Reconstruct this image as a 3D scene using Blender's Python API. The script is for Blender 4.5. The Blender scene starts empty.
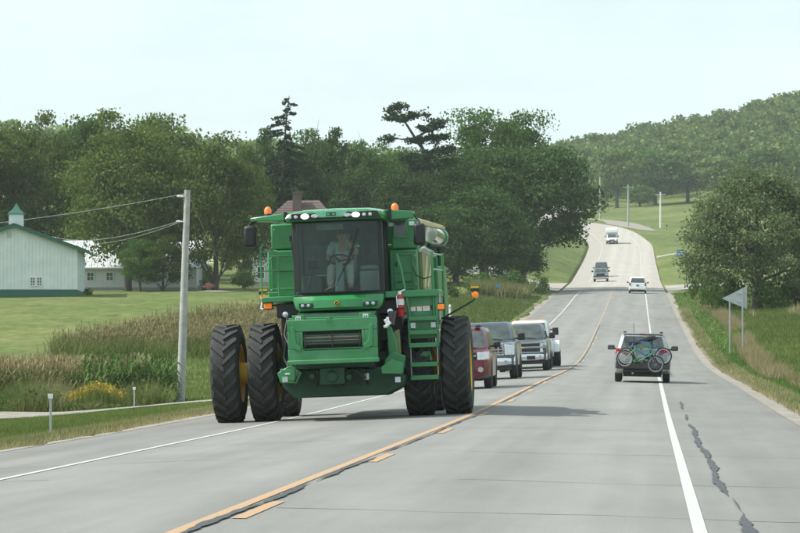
import bpy, bmesh, math, random
import numpy as np
from mathutils import Vector, Matrix
R = math.radians
sc = bpy.context.scene
col = sc.collection
# ---------------------------------------------------------------- camera
cam_d = bpy.data.cameras.new("camera"); cam = bpy.data.objects.new("camera", cam_d); col.objects.link(cam)
CAM = Vector((3.28, 0.0, 1.3))
cam.location = CAM
cam_d.sensor_width = 36.0; cam_d.lens = 3340.0 / 800 * 36
cam_d.clip_start = 0.5; cam_d.clip_end = 8000
YAW = math.atan(248 / 3340); PITCH = math.atan(78.5 / 3340)
cam.rotation_euler = (math.pi / 2 + PITCH, 0, YAW)
sc.camera = cam
# ---------------------------------------------------------------- sky, sun, exposure
SUN_EL, SUN_AZ = 49.0, -95.0          # azimuth from +Y (the way the road runs), negative = left
world = bpy.data.worlds.new("World"); sc.world = world; world.use_nodes = True
wn = world.node_tree; wn.nodes.clear()
def wnode(t): return wn.nodes.new(t)
out = wnode("ShaderNodeOutputWorld"); bg = wnode("ShaderNodeBackground"); sky = wnode("ShaderNodeTexSky")
sky.sky_type = 'NISHITA'; sky.sun_disc = False
sky.sun_elevation = R(SUN_EL); sky.sun_rotation = R(SUN_AZ)
sky.air_density = 1.2; sky.dust_density = 3.0; sky.ozone_density = 1.2; sky.altitude = 250
tc = wnode("ShaderNodeTexCoord"); mp = wnode("ShaderNodeMapping"); mp.inputs['Scale'].default_value = (5.5, 5.5, 16)
nz = wnode("ShaderNodeTexNoise"); nz.inputs['Scale'].default_value = 1.7; nz.inputs['Detail'].default_value = 7; nz.inputs['Roughness'].default_value = .62
rp = wnode("ShaderNodeValToRGB"); rp.color_ramp.elements[0].position = .34; rp.color_ramp.elements[1].position = .72
rp.color_ramp.elements[0].color = (.62, .62, .62, 1); rp.color_ramp.elements[1].color = (.92, .92, .92, 1)
mx = wnode("ShaderNodeMix"); mx.data_type = 'RGBA'; mx.inputs['B'].default_value = (6.1, 7.2, 7.6, 1)
wn.links.new(tc.outputs['Generated'], mp.inputs['Vector']); wn.links.new(mp.outputs[0], nz.inputs['Vector'])
wn.links.new(nz.outputs['Fac'], rp.inputs['Fac']); wn.links.new(rp.outputs['Color'], mx.inputs['Factor'])
wn.links.new(sky.outputs[0], mx.inputs['A']); wn.links.new(mx.outputs['Result'], bg.inputs['Color'])
bg.inputs['Strength'].default_value = 0.12
wn.links.new(bg.outputs[0], out.inputs['Surface'])
sun_d = bpy.data.lights.new("sun", 'SUN'); sun = bpy.data.objects.new("sun", sun_d); col.objects.link(sun)
sun_d.energy = 4.3; sun_d.angle = R(1.0); sun_d.color = (1.0, .965, .90)
sdir = Vector((math.sin(R(SUN_AZ)) * math.cos(R(SUN_EL)), math.cos(R(SUN_AZ)) * math.cos(R(SUN_EL)), math.sin(R(SUN_EL))))
sun.rotation_euler = sdir.to_track_quat('Z', 'Y').to_euler(); sun.location = (-60, 40, 160)
sc.view_settings.view_transform = 'Standard'; sc.view_settings.look = 'None'
sc.view_settings.exposure = 0.40; sc.view_settings.gamma = 1.0
sc.cycles.max_bounces = 8; sc.cycles.transparent_max_bounces = 12; sc.cycles.volume_bounces = 1
HAZE = 0.00011
# ---------------------------------------------------------------- materials
def mat(name, c, rough=.6, metal=0., var=.12, scale=6., bump=0., spec=.5, coat=0., emit=None, c2=None, detail=6):
    m = bpy.data.materials.new(name); m.use_nodes = True
    nt = m.node_tree; b = nt.nodes['Principled BSDF']
    b.inputs['Roughness'].default_value = rough; b.inputs['Metallic'].default_value = metal
    b.inputs['Specular IOR Level'].default_value = spec; b.inputs['Coat Weight'].default_value = coat
    b.inputs['Coat Roughness'].default_value = .08
    t = nt.nodes.new("ShaderNodeTexCoord"); n = nt.nodes.new("ShaderNodeTexNoise")
    n.inputs['Scale'].default_value = scale; n.inputs['Detail'].default_value = detail; n.inputs['Roughness'].default_value = .6
    nt.links.new(t.outputs['Object'], n.inputs['Vector'])
    mx = nt.nodes.new("ShaderNodeMix"); mx.data_type = 'RGBA'
    if c2 is None: c2 = tuple(min(1, x * (1 + var)) for x in c); c = tuple(x * (1 - var) for x in c)
    mx.inputs['A'].default_value = (*c, 1); mx.inputs['B'].default_value = (*c2, 1)
    r = nt.nodes.new("ShaderNodeMapRange"); r.inputs['From Min'].default_value = .3; r.inputs['From Max'].default_value = .7
    nt.links.new(n.outputs['Fac'], r.inputs['Value']); nt.links.new(r.outputs[0], mx.inputs['Factor'])
    nt.links.new(mx.outputs['Result'], b.inputs['Base Color'])
    if bump:
        bp = nt.nodes.new("ShaderNodeBump"); bp.inputs['Strength'].default_value = bump; bp.inputs['Distance'].default_value = .02
        nt.links.new(n.outputs['Fac'], bp.inputs['Height']); nt.links.new(bp.outputs[0], b.inputs['Normal'])
    if emit:
        b.inputs['Emission Color'].default_value = (*emit[0], 1); b.inputs['Emission Strength'].default_value = emit[1]
    return m
def leafmat(name, c1, c2, c3=None, trans=.35, ns=.35, na=.9):
    m = bpy.data.materials.new(name); m.use_nodes = True; nt = m.node_tree
    b = nt.nodes['Principled BSDF']; b.inputs['Roughness'].default_value = .7; b.inputs['Specular IOR Level'].default_value = .12
    g = nt.nodes.new("ShaderNodeNewGeometry"); oi = nt.nodes.new("ShaderNodeObjectInfo")
    t = nt.nodes.new("ShaderNodeTexCoord"); n = nt.nodes.new("ShaderNodeTexNoise"); n.inputs['Scale'].default_value = ns; n.inputs['Detail'].default_value = 3
    nt.links.new(t.outputs['Object'], n.inputs['Vector'])
    a = nt.nodes.new("ShaderNodeMath"); a.operation = 'MULTIPLY_ADD'; a.inputs[1].default_value = .55
    nt.links.new(g.outputs['Random Per Island'], a.inputs[0])
    a2 = nt.nodes.new("ShaderNodeMath"); a2.operation = 'MULTIPLY_ADD'; a2.inputs[1].default_value = na; a2.inputs[2].default_value = .2 - na / 2
    nt.links.new(n.outputs['Fac'], a2.inputs[0]); nt.links.new(a2.outputs[0], a.inputs[2])
    rp = nt.nodes.new("ShaderNodeValToRGB"); e = rp.color_ramp.elements
    e[0].position = .1; e[0].color = (*c1, 1); e[1].position = .75; e[1].color = (*c2, 1)
    if c3: x = e.new(.97); x.color = (*c3, 1)
    nt.links.new(a.outputs[0], rp.inputs['Fac'])
    hs = nt.nodes.new("ShaderNodeHueSaturation"); mr = nt.nodes.new("ShaderNodeMapRange"); mr.inputs['To Min'].default_value = .84; mr.inputs['To Max'].default_value = 1.18
    nt.links.new(oi.outputs['Random'], mr.inputs['Value']); nt.links.new(mr.outputs[0], hs.inputs['Value'])
    nt.links.new(rp.outputs['Color'], hs.inputs['Color']); nt.links.new(hs.outputs[0], b.inputs['Base Color'])
    tr = nt.nodes.new("ShaderNodeBsdfTranslucent"); nt.links.new(hs.outputs[0], tr.inputs['Color'])
    ms = nt.nodes.new("ShaderNodeMixShader"); ms.inputs[0].default_value = trans
    nt.links.new(b.outputs[0], ms.inputs[1]); nt.links.new(tr.outputs[0], ms.inputs[2])
    nt.links.new(ms.outputs[0], nt.nodes['Material Output'].inputs['Surface'])
    return m
def glassmat(name, tint, refl=.09):
    m = bpy.data.materials.new(name); m.use_nodes = True; nt = m.node_tree; nt.nodes.remove(nt.nodes['Principled BSDF'])
    t = nt.nodes.new("ShaderNodeBsdfTransparent"); t.inputs[0].default_value = (*tint, 1)
    g = nt.nodes.new("ShaderNodeBsdfGlossy"); g.inputs['Roughness'].default_value = .06; g.inputs['Color'].default_value = (.85, .95, .93, 1)
    f = nt.nodes.new("ShaderNodeFresnel"); f.inputs['IOR'].default_value = 1.5
    a = nt.nodes.new("ShaderNodeMath"); a.operation = 'ADD'; a.inputs[1].default_value = refl - .04
    nt.links.new(f.outputs[0], a.inputs[0])
    s = nt.nodes.new("ShaderNodeMixShader"); nt.links.new(a.outputs[0], s.inputs[0])
    nt.links.new(t.outputs[0], s.inputs[1]); nt.links.new(g.outputs[0], s.inputs[2])
    nt.links.new(s.outputs[0], nt.nodes['Material Output'].inputs['Surface'])
    return m
M = {}
M['green'] = mat("machine_green", (.018, .205, .050), .30, scale=3.2, c2=(.045, .235, .088), coat=.25, detail=9)
M['green2'] = mat("machine_green_dusty", (.030, .215, .064), .40, scale=3.4, c2=(.075, .255, .115), detail=9)
M['green_pale'] = mat("machine_green_pale", (.17, .46, .30), .5, var=.1)
M['green_dark'] = mat("machine_green_dark", (.008, .052, .024), .6, var=.3, scale=4)  # dark green parts; the underside's shade is put into the colour too
M['yellow'] = mat("wheel_yellow", (.72, .46, .03), .45, var=.2, scale=3)
M['rubber'] = mat("tyre_rubber", (.032, .033, .032), .8, var=.25, scale=5, bump=.2)
M['rubber_dust'] = mat("lug_rubber", (.043, .043, .041), .85, var=.4, scale=4)
M['black'] = mat("black_plastic", (.012, .013, .014), .5, var=.2)
M['dark'] = mat("dark_metal", (.03, .033, .034), .6, metal=.3, var=.3)
M['steel'] = mat("galvanised_steel", (.45, .47, .48), .45, metal=.6, var=.15, scale=9)
M['chrome'] = mat("chrome", (.72, .74, .76), .14, metal=1, var=.04)
M['white'] = mat("white_paint", (.74, .76, .75), .45, var=.05)
M['white_plate'] = mat("white_sticker", (.7, .72, .72), .5, var=.04)
M['tank'] = mat("tank_panel", (.30, .28, .13), .35, var=.4, scale=1.4, c2=(.16, .20, .08))
M['tank_pale'] = mat("tank_panel_pale", (.55, .5, .3), .4, var=.1)
M['auger'] = mat("auger_tube", (.62, .66, .58), .12, metal=.85, var=.06)
M['amber'] = mat("amber_lens", (.85, .22, .02), .25, var=.08, emit=((1, .22, .01), .25))
M['beacon'] = mat("beacon_lens", (.85, .20, .04), .25, var=.08, emit=((1, .16, .03), .2))
M['lit'] = mat("lit_lamp", (.95, .93, .85), .2, var=.02, emit=((1, .95, .84), 1.6))
M['lens'] = mat("lamp_lens", (.55, .58, .6), .12, metal=.5, var=.2, scale=30)
M['red'] = mat("red_paint", (.5, .02, .02), .35, var=.1)
M['glass_cab'] = glassmat("cab_glass", (.70, .82, .79), .04)
M['glass_car'] = mat("car_glass", (.012, .018, .018), .06, c2=(.075, .095, .09), spec=.8, scale=2.2)
M['rack'] = mat("rack_fabric", (.02, .021, .023), .8, var=.25)
M['asphalt'] = None
M['interior'] = mat("cab_trim", (.085, .11, .10), .7, var=.2)
M['interior2'] = mat("cab_trim_pale", (.24, .28, .27), .7, var=.15)
M['skin'] = mat("skin", (.42, .25, .18), .55, var=.06)
M['shirt'] = mat("shirt", (.36, .44, .44), .85, var=.1, scale=14)
M['trouser'] = mat("trousers", (.42, .41, .36), .85, var=.1, scale=14)
M['cap'] = mat("cap", (.03, .05, .04), .8, var=.1)
M['hair'] = mat("hair", (.05, .035, .025), .8)
M['wood_pole'] = mat("weathered_pole", (.38, .38, .36), .85, var=.2, scale=4, bump=.2)
M['bark'] = mat("bark", (.07, .06, .05), .9, var=.35, scale=3, bump=.4)
M['bark_pale'] = mat("bark_pale", (.13, .12, .1), .9, var=.3, scale=3)
M['sign_back'] = mat("sign_back", (.42, .46, .46), .45, metal=.3, var=.1)
M['blue_sign'] = mat("blue_sign", (.06, .2, .42), .5, var=.08)
M['siding'] = mat("white_siding", (.74, .78, .77), .5, scale=.9, c2=(.60, .66, .65))
M['trim_green'] = mat("green_trim", (.02, .105, .07), .5, var=.12)
M['roof_white'] = mat("white_roof", (.58, .60, .60), .45, var=.05, scale=.8)
M['roof_brown'] = mat("brown_shingles", (.13, .095, .085), .9, var=.25, scale=7)
M['house_white'] = mat("house_siding", (.55, .58, .58), .6, var=.08)
M['stone'] = mat("foundation", (.3, .3, .28), .9, var=.15)
M['pane'] = mat("window_pane", (.05, .06, .065), .08, var=.3, spec=.8, scale=2)
M['tan_wood'] = mat("faded_wood", (.22, .19, .15), .85, var=.25)
M['leaf_dark'] = leafmat("leaf_dark", (.024, .054, .014), (.072, .132, .034), (.13, .19, .055), .30)
M['leaf_mid'] = leafmat("leaf_mid", (.038, .085, .017), (.105, .185, .042), (.18, .24, .062), .38)
M['leaf_olive'] = leafmat("leaf_olive", (.052, .088, .018), (.125, .172, .038), (.21, .23, .055), .38)
M['leaf_light'] = leafmat("leaf_light", (.09, .14, .03), (.20, .27, .07), (.33, .33, .09), .35)
M['leaf_grey'] = leafmat("leaf_grey", (.085, .135, .045), (.215, .28, .125), (.38, .42, .25), .35, .5, 1.1)
M['needle'] = leafmat("needle", (.012, .032, .016), (.038, .072, .034), None, .15)
M['hillwood'] = leafmat("hill_leaf", (.058, .110, .027), (.175, .245, .066), (.29, .325, .095), .3, .06, 1.3)
M['grass'] = leafmat("grass_blade", (.070, .105, .025), (.155, .205, .055), (.27, .27, .095), .35)
M['grass_fresh'] = leafmat("fresh_grass", (.058, .125, .024), (.135, .235, .055), (.24, .29, .09), .35)
M['grass_tan'] = leafmat("grass_tan", (0.172, 0.161, 0.075), (0.368, 0.310, 0.172), (0.483, 0.414, 0.253), .3)
M['corn'] = leafmat("corn_leaf", (.085, .115, .032), (.19, .20, .07), (.34, .29, .14), .35)
M['corn_green'] = leafmat("corn_leaf_green", (.045, .09, .02), (.105, .17, .045), (.21, .23, .08), .3)
M['tassel'] = leafmat("corn_tassel", (.25, .20, .10), (.38, .31, .17), None, .25)
M['goldenrod'] = leafmat("goldenrod_bloom", (.24, .20, .04), (.46, .34, .055), (.62, .46, .08), .3)
# ---------------------------------------------------------------- mesh helpers
class MB:
    def __init__(s): s.v = []; s.f = []
    def add(s, vs, fs):
        o = len(s.v); s.v += [tuple(p) for p in vs]; s.f += [tuple(i + o for i in f) for f in fs]; return s
    def box(s, c, d, rot=None):
        hx, hy, hz = d[0] / 2, d[1] / 2, d[2] / 2
        P = [Vector((x * hx, y * hy, z * hz)) for z in (-1, 1) for y in (-1, 1) for x in (-1, 1)]
        if rot: m = rot if isinstance(rot, Matrix) else Matrix.Rotation(rot[1], 3, rot[0]); P = [m @ p for p in P]
        return s.hexa([p + Vector(c) for p in P])
    def ext(s, x0, x1, y0, y1, z0, z1): return s.box(((x0 + x1) / 2, (y0 + y1) / 2, (z0 + z1) / 2), (abs(x1 - x0), abs(y1 - y0), abs(z1 - z0)))
    def hexa(s, P): return s.add(P, [(0, 2, 3, 1), (4, 5, 7, 6), (0, 1, 5, 4), (2, 6, 7, 3), (0, 4, 6, 2), (1, 3, 7, 5)])
    def prism(s, pts, plane, a, b):
        n = len(pts)
        def mk(p, h): return {'xz': (p[0], h, p[1]), 'yz': (h, p[0], p[1]), 'xy': (p[0], p[1], h)}[plane]
        vs = [mk(p, a) for p in pts] + [mk(p, b) for p in pts]
        return s.add(vs, [tuple(range(n)), tuple(range(2 * n - 1, n - 1, -1))] + [(i, i + n, (i + 1) % n + n, (i + 1) % n) for i in range(n)])
    def frame(s, x0, x1, z0, z1, t, y0, y1):
        s.ext(x0, x1, y0, y1, z0, z0 + t); s.ext(x0, x1, y0, y1, z1 - t, z1)
        s.ext(x0, x0 + t, y0, y1, z0 + t, z1 - t); s.ext(x1 - t, x1, y0, y1, z0 + t, z1 - t); return s
    def loft(s, rings, cap=True, closed=True):
        n = len(rings[0]); vs = [p for r in rings for p in r]; fs = []
        for k in range(len(rings) - 1):
            for i in range(n if closed else n - 1):
                j = (i + 1) % n; fs.append((k * n + i, k * n + j, (k + 1) * n + j, (k + 1) * n + i))
        if cap: fs += [tuple(range(n - 1, -1, -1)), tuple((len(rings) - 1) * n + i for i in range(n))]
        return s.add(vs, fs)
    def tube(s, pts, r, n=8):
        pts = [Vector(p) for p in pts]; rs = r if isinstance(r, (list, tuple)) else [r] * len(pts); rings = []
        up = Vector((0, 0, 1))
        for i, p in enumerate(pts):
            d = (pts[min(i + 1, len(pts) - 1)] - pts[max(i - 1, 0)]).normalized()
            a = d.cross(up if abs(d.z) < .95 else Vector((1, 0, 0))).normalized(); b = d.cross(a)
            rings.append([p + (a * math.cos(t) + b * math.sin(t)) * rs[i] for t in [2 * math.pi * k / n for k in range(n)]])
        return s.loft(rings)
    def lathe(s, prof, axis='x', c=(0, 0, 0), n=32, cap=True):
        rings = []
        for a, r in prof:
            ring = []
            for k in range(n):
                t = 2 * math.pi * k / n; u, w = r * math.cos(t), r * math.sin(t)
                p = {'x': (a, u, w), 'y': (u, a, w), 'z': (u, w, a)}[axis]
                ring.append((p[0] + c[0], p[1] + c[1], p[2] + c[2]))
            rings.append(ring)
        return s.loft(rings, cap)
    def ball(s, c, r, sq=(1, 1, 1), n=12):
        prof = [(-math.cos(math.pi * k / n) * r * sq[2], max(.001, math.sin(math.pi * k / n) * r)) for k in range(n + 1)]
        o = len(s.v); s.lathe(prof, 'z', (0, 0, 0), n * 2)
        s.v[o:] = [(p[0] * sq[0] + c[0], p[1] * sq[1] + c[1], p[2] + c[2]) for p in s.v[o:]]; return s
    def torus(s, c, R_, r, axis='x', n=28, m=8):
        rings = []
        for k in range(n):
            t = 2 * math.pi * k / n; ring = []
            for q in range(m):
                a = 2 * math.pi * q / m; rad = R_ + r * math.cos(a); h = r * math.sin(a)
                u, w = rad * math.cos(t), rad * math.sin(t)
                p = {'x': (h, u, w), 'y': (u, h, w), 'z': (u, w, h)}[axis]; ring.append((p[0] + c[0], p[1] + c[1], p[2] + c[2]))
            rings.append(ring)
        rings.append(rings[0]); return s.loft(rings, False)
    def build(s, name, m, parent=None, bevel=0, smooth=32, loc=None, recalc=True):
        me = bpy.data.meshes.new(name); me.from_pydata(s.v, [], s.f)
        if recalc:
            bm = bmesh.new(); bm.from_mesh(me); bmesh.ops.recalc_face_normals(bm, faces=bm.faces); bm.to_mesh(me); bm.free()
        me.materials.append(M[m] if isinstance(m, str) else m)
        if smooth:
            me.polygons.foreach_set('use_smooth', [True] * len(me.polygons)); me.set_sharp_from_angle(angle=R(smooth))
        o = bpy.data.objects.new(name, me); col.objects.link(o)
        if parent: o.parent = parent
        if loc: o.location = loc
        if bevel:
            b = o.modifiers.new("bevel", 'BEVEL'); b.width = bevel; b.segments = 2; b.limit_method = 'ANGLE'; b.angle_limit = R(40); b.harden_normals = False
        return o
def npmesh(name, V, F, m, parent=None, smooth=False):
    """V (n,3), F (k,3|4) numpy -> one mesh object."""
    me = bpy.data.meshes.new(name); V = np.asarray(V, np.float32); F = np.asarray(F, np.int32); k = F.shape[1]
    me.vertices.add(len(V)); me.vertices.foreach_set('co', V.ravel())
    me.loops.add(F.size); me.loops.foreach_set('vertex_index', F.ravel())
    me.polygons.add(len(F)); me.polygons.foreach_set('loop_start', np.arange(0, F.size, k, dtype=np.int32))
    me.update(calc_edges=True)
    if smooth: me.polygons.foreach_set('use_smooth', [True] * len(F))
    if m: me.materials.append(M[m] if isinstance(m, str) else m)
    o = bpy.data.objects.new(name, me); col.objects.link(o)
    if parent: o.parent = parent
    return o
def tag(o, label, cat, group=None):
    o['label'] = label; o['category'] = cat
    if group: o['group'] = group
    return o
def thing(name, label, cat, loc=(0, 0, 0), rz=0, group=None, rx=0, ry=0):
    o = bpy.data.objects.new(name, None); col.objects.link(o); o.empty_display_size = .3
    o.location = loc; o.rotation_euler = (rx, ry, rz); return tag(o, label, cat, group)
def kind(o, k): o['kind'] = k; return o
def copy_tree(o, parent=None):
    c = o.copy(); col.objects.link(c); c.parent = parent
    for ch in list(o.children): copy_tree(ch, c)
    return c
# ---------------------------------------------------------------- the lie of the land
def smooth_table(pts, w, lo=-300, hi=3000):
    ys = np.arange(lo, hi, 4.0); a = np.array(pts, float); z = np.interp(ys, a[:, 0], a[:, 1])
    k = max(1, int(w / 4)); ker = np.ones(2 * k + 1) / (2 * k + 1)
    z = np.convolve(np.pad(z, k, mode='edge'), ker, 'valid'); return ys, z
RX = smooth_table([(-300, 0), (150, 0), (350, -.6), (640, -1.8), (690, -4.8), (720, -7.2), (740, -9.6), (780, -15.8), (850, -25), (900, -24), (950, -19), (990, -19), (1040, -27), (1100, -45), (1300, -60), (3000, -60)], 16)
RZ = smooth_table([(-300, 0), (63, 0), (85, .1), (104, .2), (120, .24), (135, .29), (150, .4), (165, .6), (190, 1.15), (215, 1.95), (290, 4.3), (351, 6.6), (385, 7.6), (451, 9.9), (540, 14.4), (586, 17), (640, 20.6), (690, 24.4), (720, 26.4), (740, 27.7), (780, 30), (860, 34.5), (950, 39.8), (1000, 42), (1100, 48), (1300, 58), (3000, 70)], 10)
def road_x(y): return np.interp(y, *RX)
def road_z(y): return np.interp(y, *RZ)
def surf_z(u, y):
    """road surface height at lateral offset u from the centre line"""
    cl = np.interp(y, [0, 200, 300], [.04, .04, .022]); cr = .021
    return road_z(y) + np.where(u < 0, cl * u, -cr * u)
LZ = [(-300, -.9), (60, -.8), (108, -1.0), (125, -1.0), (150, -1.0), (165, -.7), (200, .9), (240, 3.0), (280, 5.3), (315, 6.0), (340, 7.0), (400, 9.2), (451, 13), (540, 18), (640, 24.5), (780, 33), (950, 43), (1000, 42), (1200, 44), (1500, 46), (3000, 50)]
LLZ = [(-300, -1), (108, -1), (125, -.9), (150, -.9), (165, -.6), (200, 1.0), (240, 3.4), (280, 5.5), (340, 6.9), (400, 10), (500, 17), (640, 27), (800, 34), (1000, 44), (1200, 47), (3000, 52)]
def off(tab, base=RZ):
    ys, z = base; a = np.array(tab, float); return ys, z + np.interp(ys, a[:, 0], a[:, 1])
ST = [(-2500, smooth_table([(p, z + (16 if p > 900 else 8 if p > 700 else 0)) for p, z in LLZ], 24)), (-240, smooth_table([(p, z + (14 if p > 900 else 5 if p > 700 else 0)) for p, z in LLZ], 24)), (-130, smooth_table([(p, z + (8 if p > 900 else 2 if p > 700 else 0)) for p, z in LLZ], 24)),
      (-45, smooth_table(LLZ, 20)), (-16, smooth_table(LZ, 20)),
      (-9.0, None), (-6.35, None), (6.25, None),
      (9, off([(-300, -.35), (120, -.25), (160, .2), (185, .4), (300, .5), (345, .4), (368, 0), (435, .05), (480, .5), (600, .3), (740, -.8), (800, .2), (900, 0), (3000, 0)])),
      (20, off([(-300, -.2), (120, .1), (185, .9), (300, 1.0), (345, .8), (368, .1), (435, .2), (480, .9), (600, .6), (740, -1.4), (800, -.4), (900, 0), (1000, 1), (1150, 3), (1500, 12), (3000, 14)])),
      (80, off([(-300, 0), (185, 1.2), (400, 1.5), (700, 0), (1000, 3), (1150, 9), (1500, 26), (1700, 28), (3000, 28)])),
      (130, off([(-300, 0), (185, 1.5), (400, 2), (700, 2), (1000, 6), (1500, 40), (3000, 42)])),
      (300, off([(-300, 0), (185, 2), (400, 3), (700, 5), (1000, 12), (1500, 56), (3000, 60)])), (2500, off([(-300, 0), (1000, 12), (1500, 56), (3000, 60)]))]
def terrain_u(u, y):
    u = np.atleast_1d(np.asarray(u, float)); y = np.atleast_1d(np.asarray(y, float)); u, y = np.broadcast_arrays(u, y)
    us = np.array([a for a, _ in ST]); Z = []
    for a, t in ST:
        if t is not None: Z.append(np.interp(y, *t))
        elif a == -9.0: w9 = np.interp(y, [300, 385, 440, 480], [.38, .08, .08, .24]); Z.append(surf_z(-6.35, y) * (1 - w9) + np.interp(y, *ST[4][1]) * w9 - .06)
        else: Z.append(surf_z(a, y) - .05)
    Z = np.array(Z)
    i = np.clip(np.searchsorted(us, u.ravel(), 'right') - 1, 0, len(us) - 2).reshape(u.shape)
    z0 = np.take_along_axis(Z, i[None], 0)[0]; z1 = np.take_along_axis(Z, i[None] + 1, 0)[0]
    t = (u - us[i]) / (us[i + 1] - us[i]); ts = np.where((u < -9) | (u > 9), t * t * (3 - 2 * t) * .5 + t * .5, t)
    z = z0 + (z1 - z0) * ts
    rough = np.clip((np.abs(u) - 8) / 20, 0, 1)
    z = z + rough * (.10 * np.sin(u * .31 + y * .13) * np.sin(y * .21 - u * .17) + .05 * np.sin(u * 1.1 + 2) * np.sin(y * .9))
    inside = (u > -6.35) & (u < 6.25)
    return np.where(inside, surf_z(u, y) - .12, z)
def ground_z(x, y): return float(terrain_u(x - float(road_x(y)), y)[0])
def at(px, Y): 
    """lateral position of the line of sight through photo column px at distance Y along the road"""
    t = (px - 400) / 3340.; c, s = math.cos(YAW), math.sin(YAW)
    return CAM.x + Y * (t * c - s) / (c + t * s)
def up(px, py, Y):
    X = at(px, Y); yc = Y * math.cos(YAW) - (X - CAM.x) * math.sin(YAW)
    return CAM.z + yc * math.tan(PITCH + math.atan((266.5 - py) / 3340.))
ys = np.concatenate([np.arange(-260, 0, 20), np.arange(0, 320, 2.), np.arange(320, 700, 4.), np.arange(700, 1120, 8.), np.arange(1120, 1700, 20), np.arange(1700, 2601, 100)])
us = np.array(sorted(set([-2500, -1500, -900, -600, -420, -300, -240, -190, -150, -120, -100, -85, -72, -62, -54, -45] + list(np.arange(-42, -9, 1.5)) + [-9, -8.2, -7.4, -6.8, -6.35, -6.34, -3, 0, 3, 6.24, 6.25, 6.8, 7.4, 8.2, 9] + list(np.arange(10, 42, 1.5)) + [45, 52, 60, 70, 80, 95, 110, 130, 160, 200, 250, 300, 400, 600, 900, 1500, 2500])))
UU, YY = np.meshgrid(us, ys); ZZ = terrain_u(UU, YY); XX = UU + road_x(YY)
nU = len(us); idx = np.arange(len(ys) * nU).reshape(len(ys), nU)
F = np.stack([idx[:-1, :-1], idx[:-1, 1:], idx[1:, 1:], idx[1:, :-1]], -1).reshape(-1, 4)
def ground_mat():
    m = bpy.data.materials.new("grassland"); m.use_nodes = True; nt = m.node_tree; b = nt.nodes['Principled BSDF']; b.inputs['Roughness'].default_value = .95; b.inputs['Specular IOR Level'].default_value = .1
    t = nt.nodes.new("ShaderNodeTexCoord")
    def noise(s, d=5, st=None):
        n = nt.nodes.new("ShaderNodeTexNoise"); n.inputs['Scale'].default_value = s; n.inputs['Detail'].default_value = d; n.inputs['Roughness'].default_value = .65
        if st: q = nt.nodes.new("ShaderNodeMapping"); q.inputs['Scale'].default_value = st; nt.links.new(t.outputs['Object'], q.inputs[0]); nt.links.new(q.outputs[0], n.inputs['Vector'])
        else: nt.links.new(t.outputs['Object'], n.inputs['Vector'])
        return n
    n1 = noise(.035, 6, (1.6, .8, 1)); n2 = noise(1.1, 8, (1, .35, 1)); n3 = noise(.16, 5)
    r1 = nt.nodes.new("ShaderNodeValToRGB"); e = r1.color_ramp.elements
    e[0].position = .3; e[0].color = (.075, .112, .032, 1); e[1].position = .72; e[1].color = (.19, .195, .072, 1); x = e.new(.52); x.color = (.112, .152, .046, 1)
    r2 = nt.nodes.new("ShaderNodeValToRGB"); e = r2.color_ramp.elements; e[0].position = .25; e[0].color = (.52, .54, .5, 1); e[1].position = .75; e[1].color = (1.36, 1.28, 1.15, 1)
    mu = nt.nodes.new("ShaderNodeMix"); mu.data_type = 'RGBA'; mu.blend_type = 'MULTIPLY'; mu.inputs['Factor'].default_value = 1
    nt.links.new(n1.outputs['Fac'], r1.inputs['Fac']); nt.links.new(n2.outputs['Fac'], r2.inputs['Fac'])
    nt.links.new(r1.outputs['Color'], mu.inputs['A']); nt.links.new(r2.outputs['Color'], mu.inputs['B'])
    r3 = nt.nodes.new("ShaderNodeMapRange"); r3.inputs['From Min'].default_value = .5; r3.inputs['From Max'].default_value = .72; r3.inputs['To Max'].default_value = .55
    nt.links.new(n3.outputs['Fac'], r3.inputs['Value'])
    m2 = nt.nodes.new("ShaderNodeMix"); m2.data_type = 'RGBA'; m2.inputs['B'].default_value = (.20, .185, .085, 1)
    nt.links.new(r3.outputs[0], m2.inputs['Factor']); nt.links.new(mu.outputs['Result'], m2.inputs['A'])
    nt.links.new(m2.outputs['Result'], b.inputs['Base Color'])
    bp = nt.nodes.new("ShaderNodeBump"); bp.inputs['Strength'].default_value = .6; bp.inputs['Distance'].default_value = .15
    nt.links.new(n2.outputs['Fac'], bp.inputs['Height']); nt.links.new(bp.outputs[0], b.inputs['Normal'])
    return m
g = npmesh("ground", np.stack([XX, YY, ZZ], -1).reshape(-1, 3), F, ground_mat(), smooth=True); kind(g, 'structure')
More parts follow.
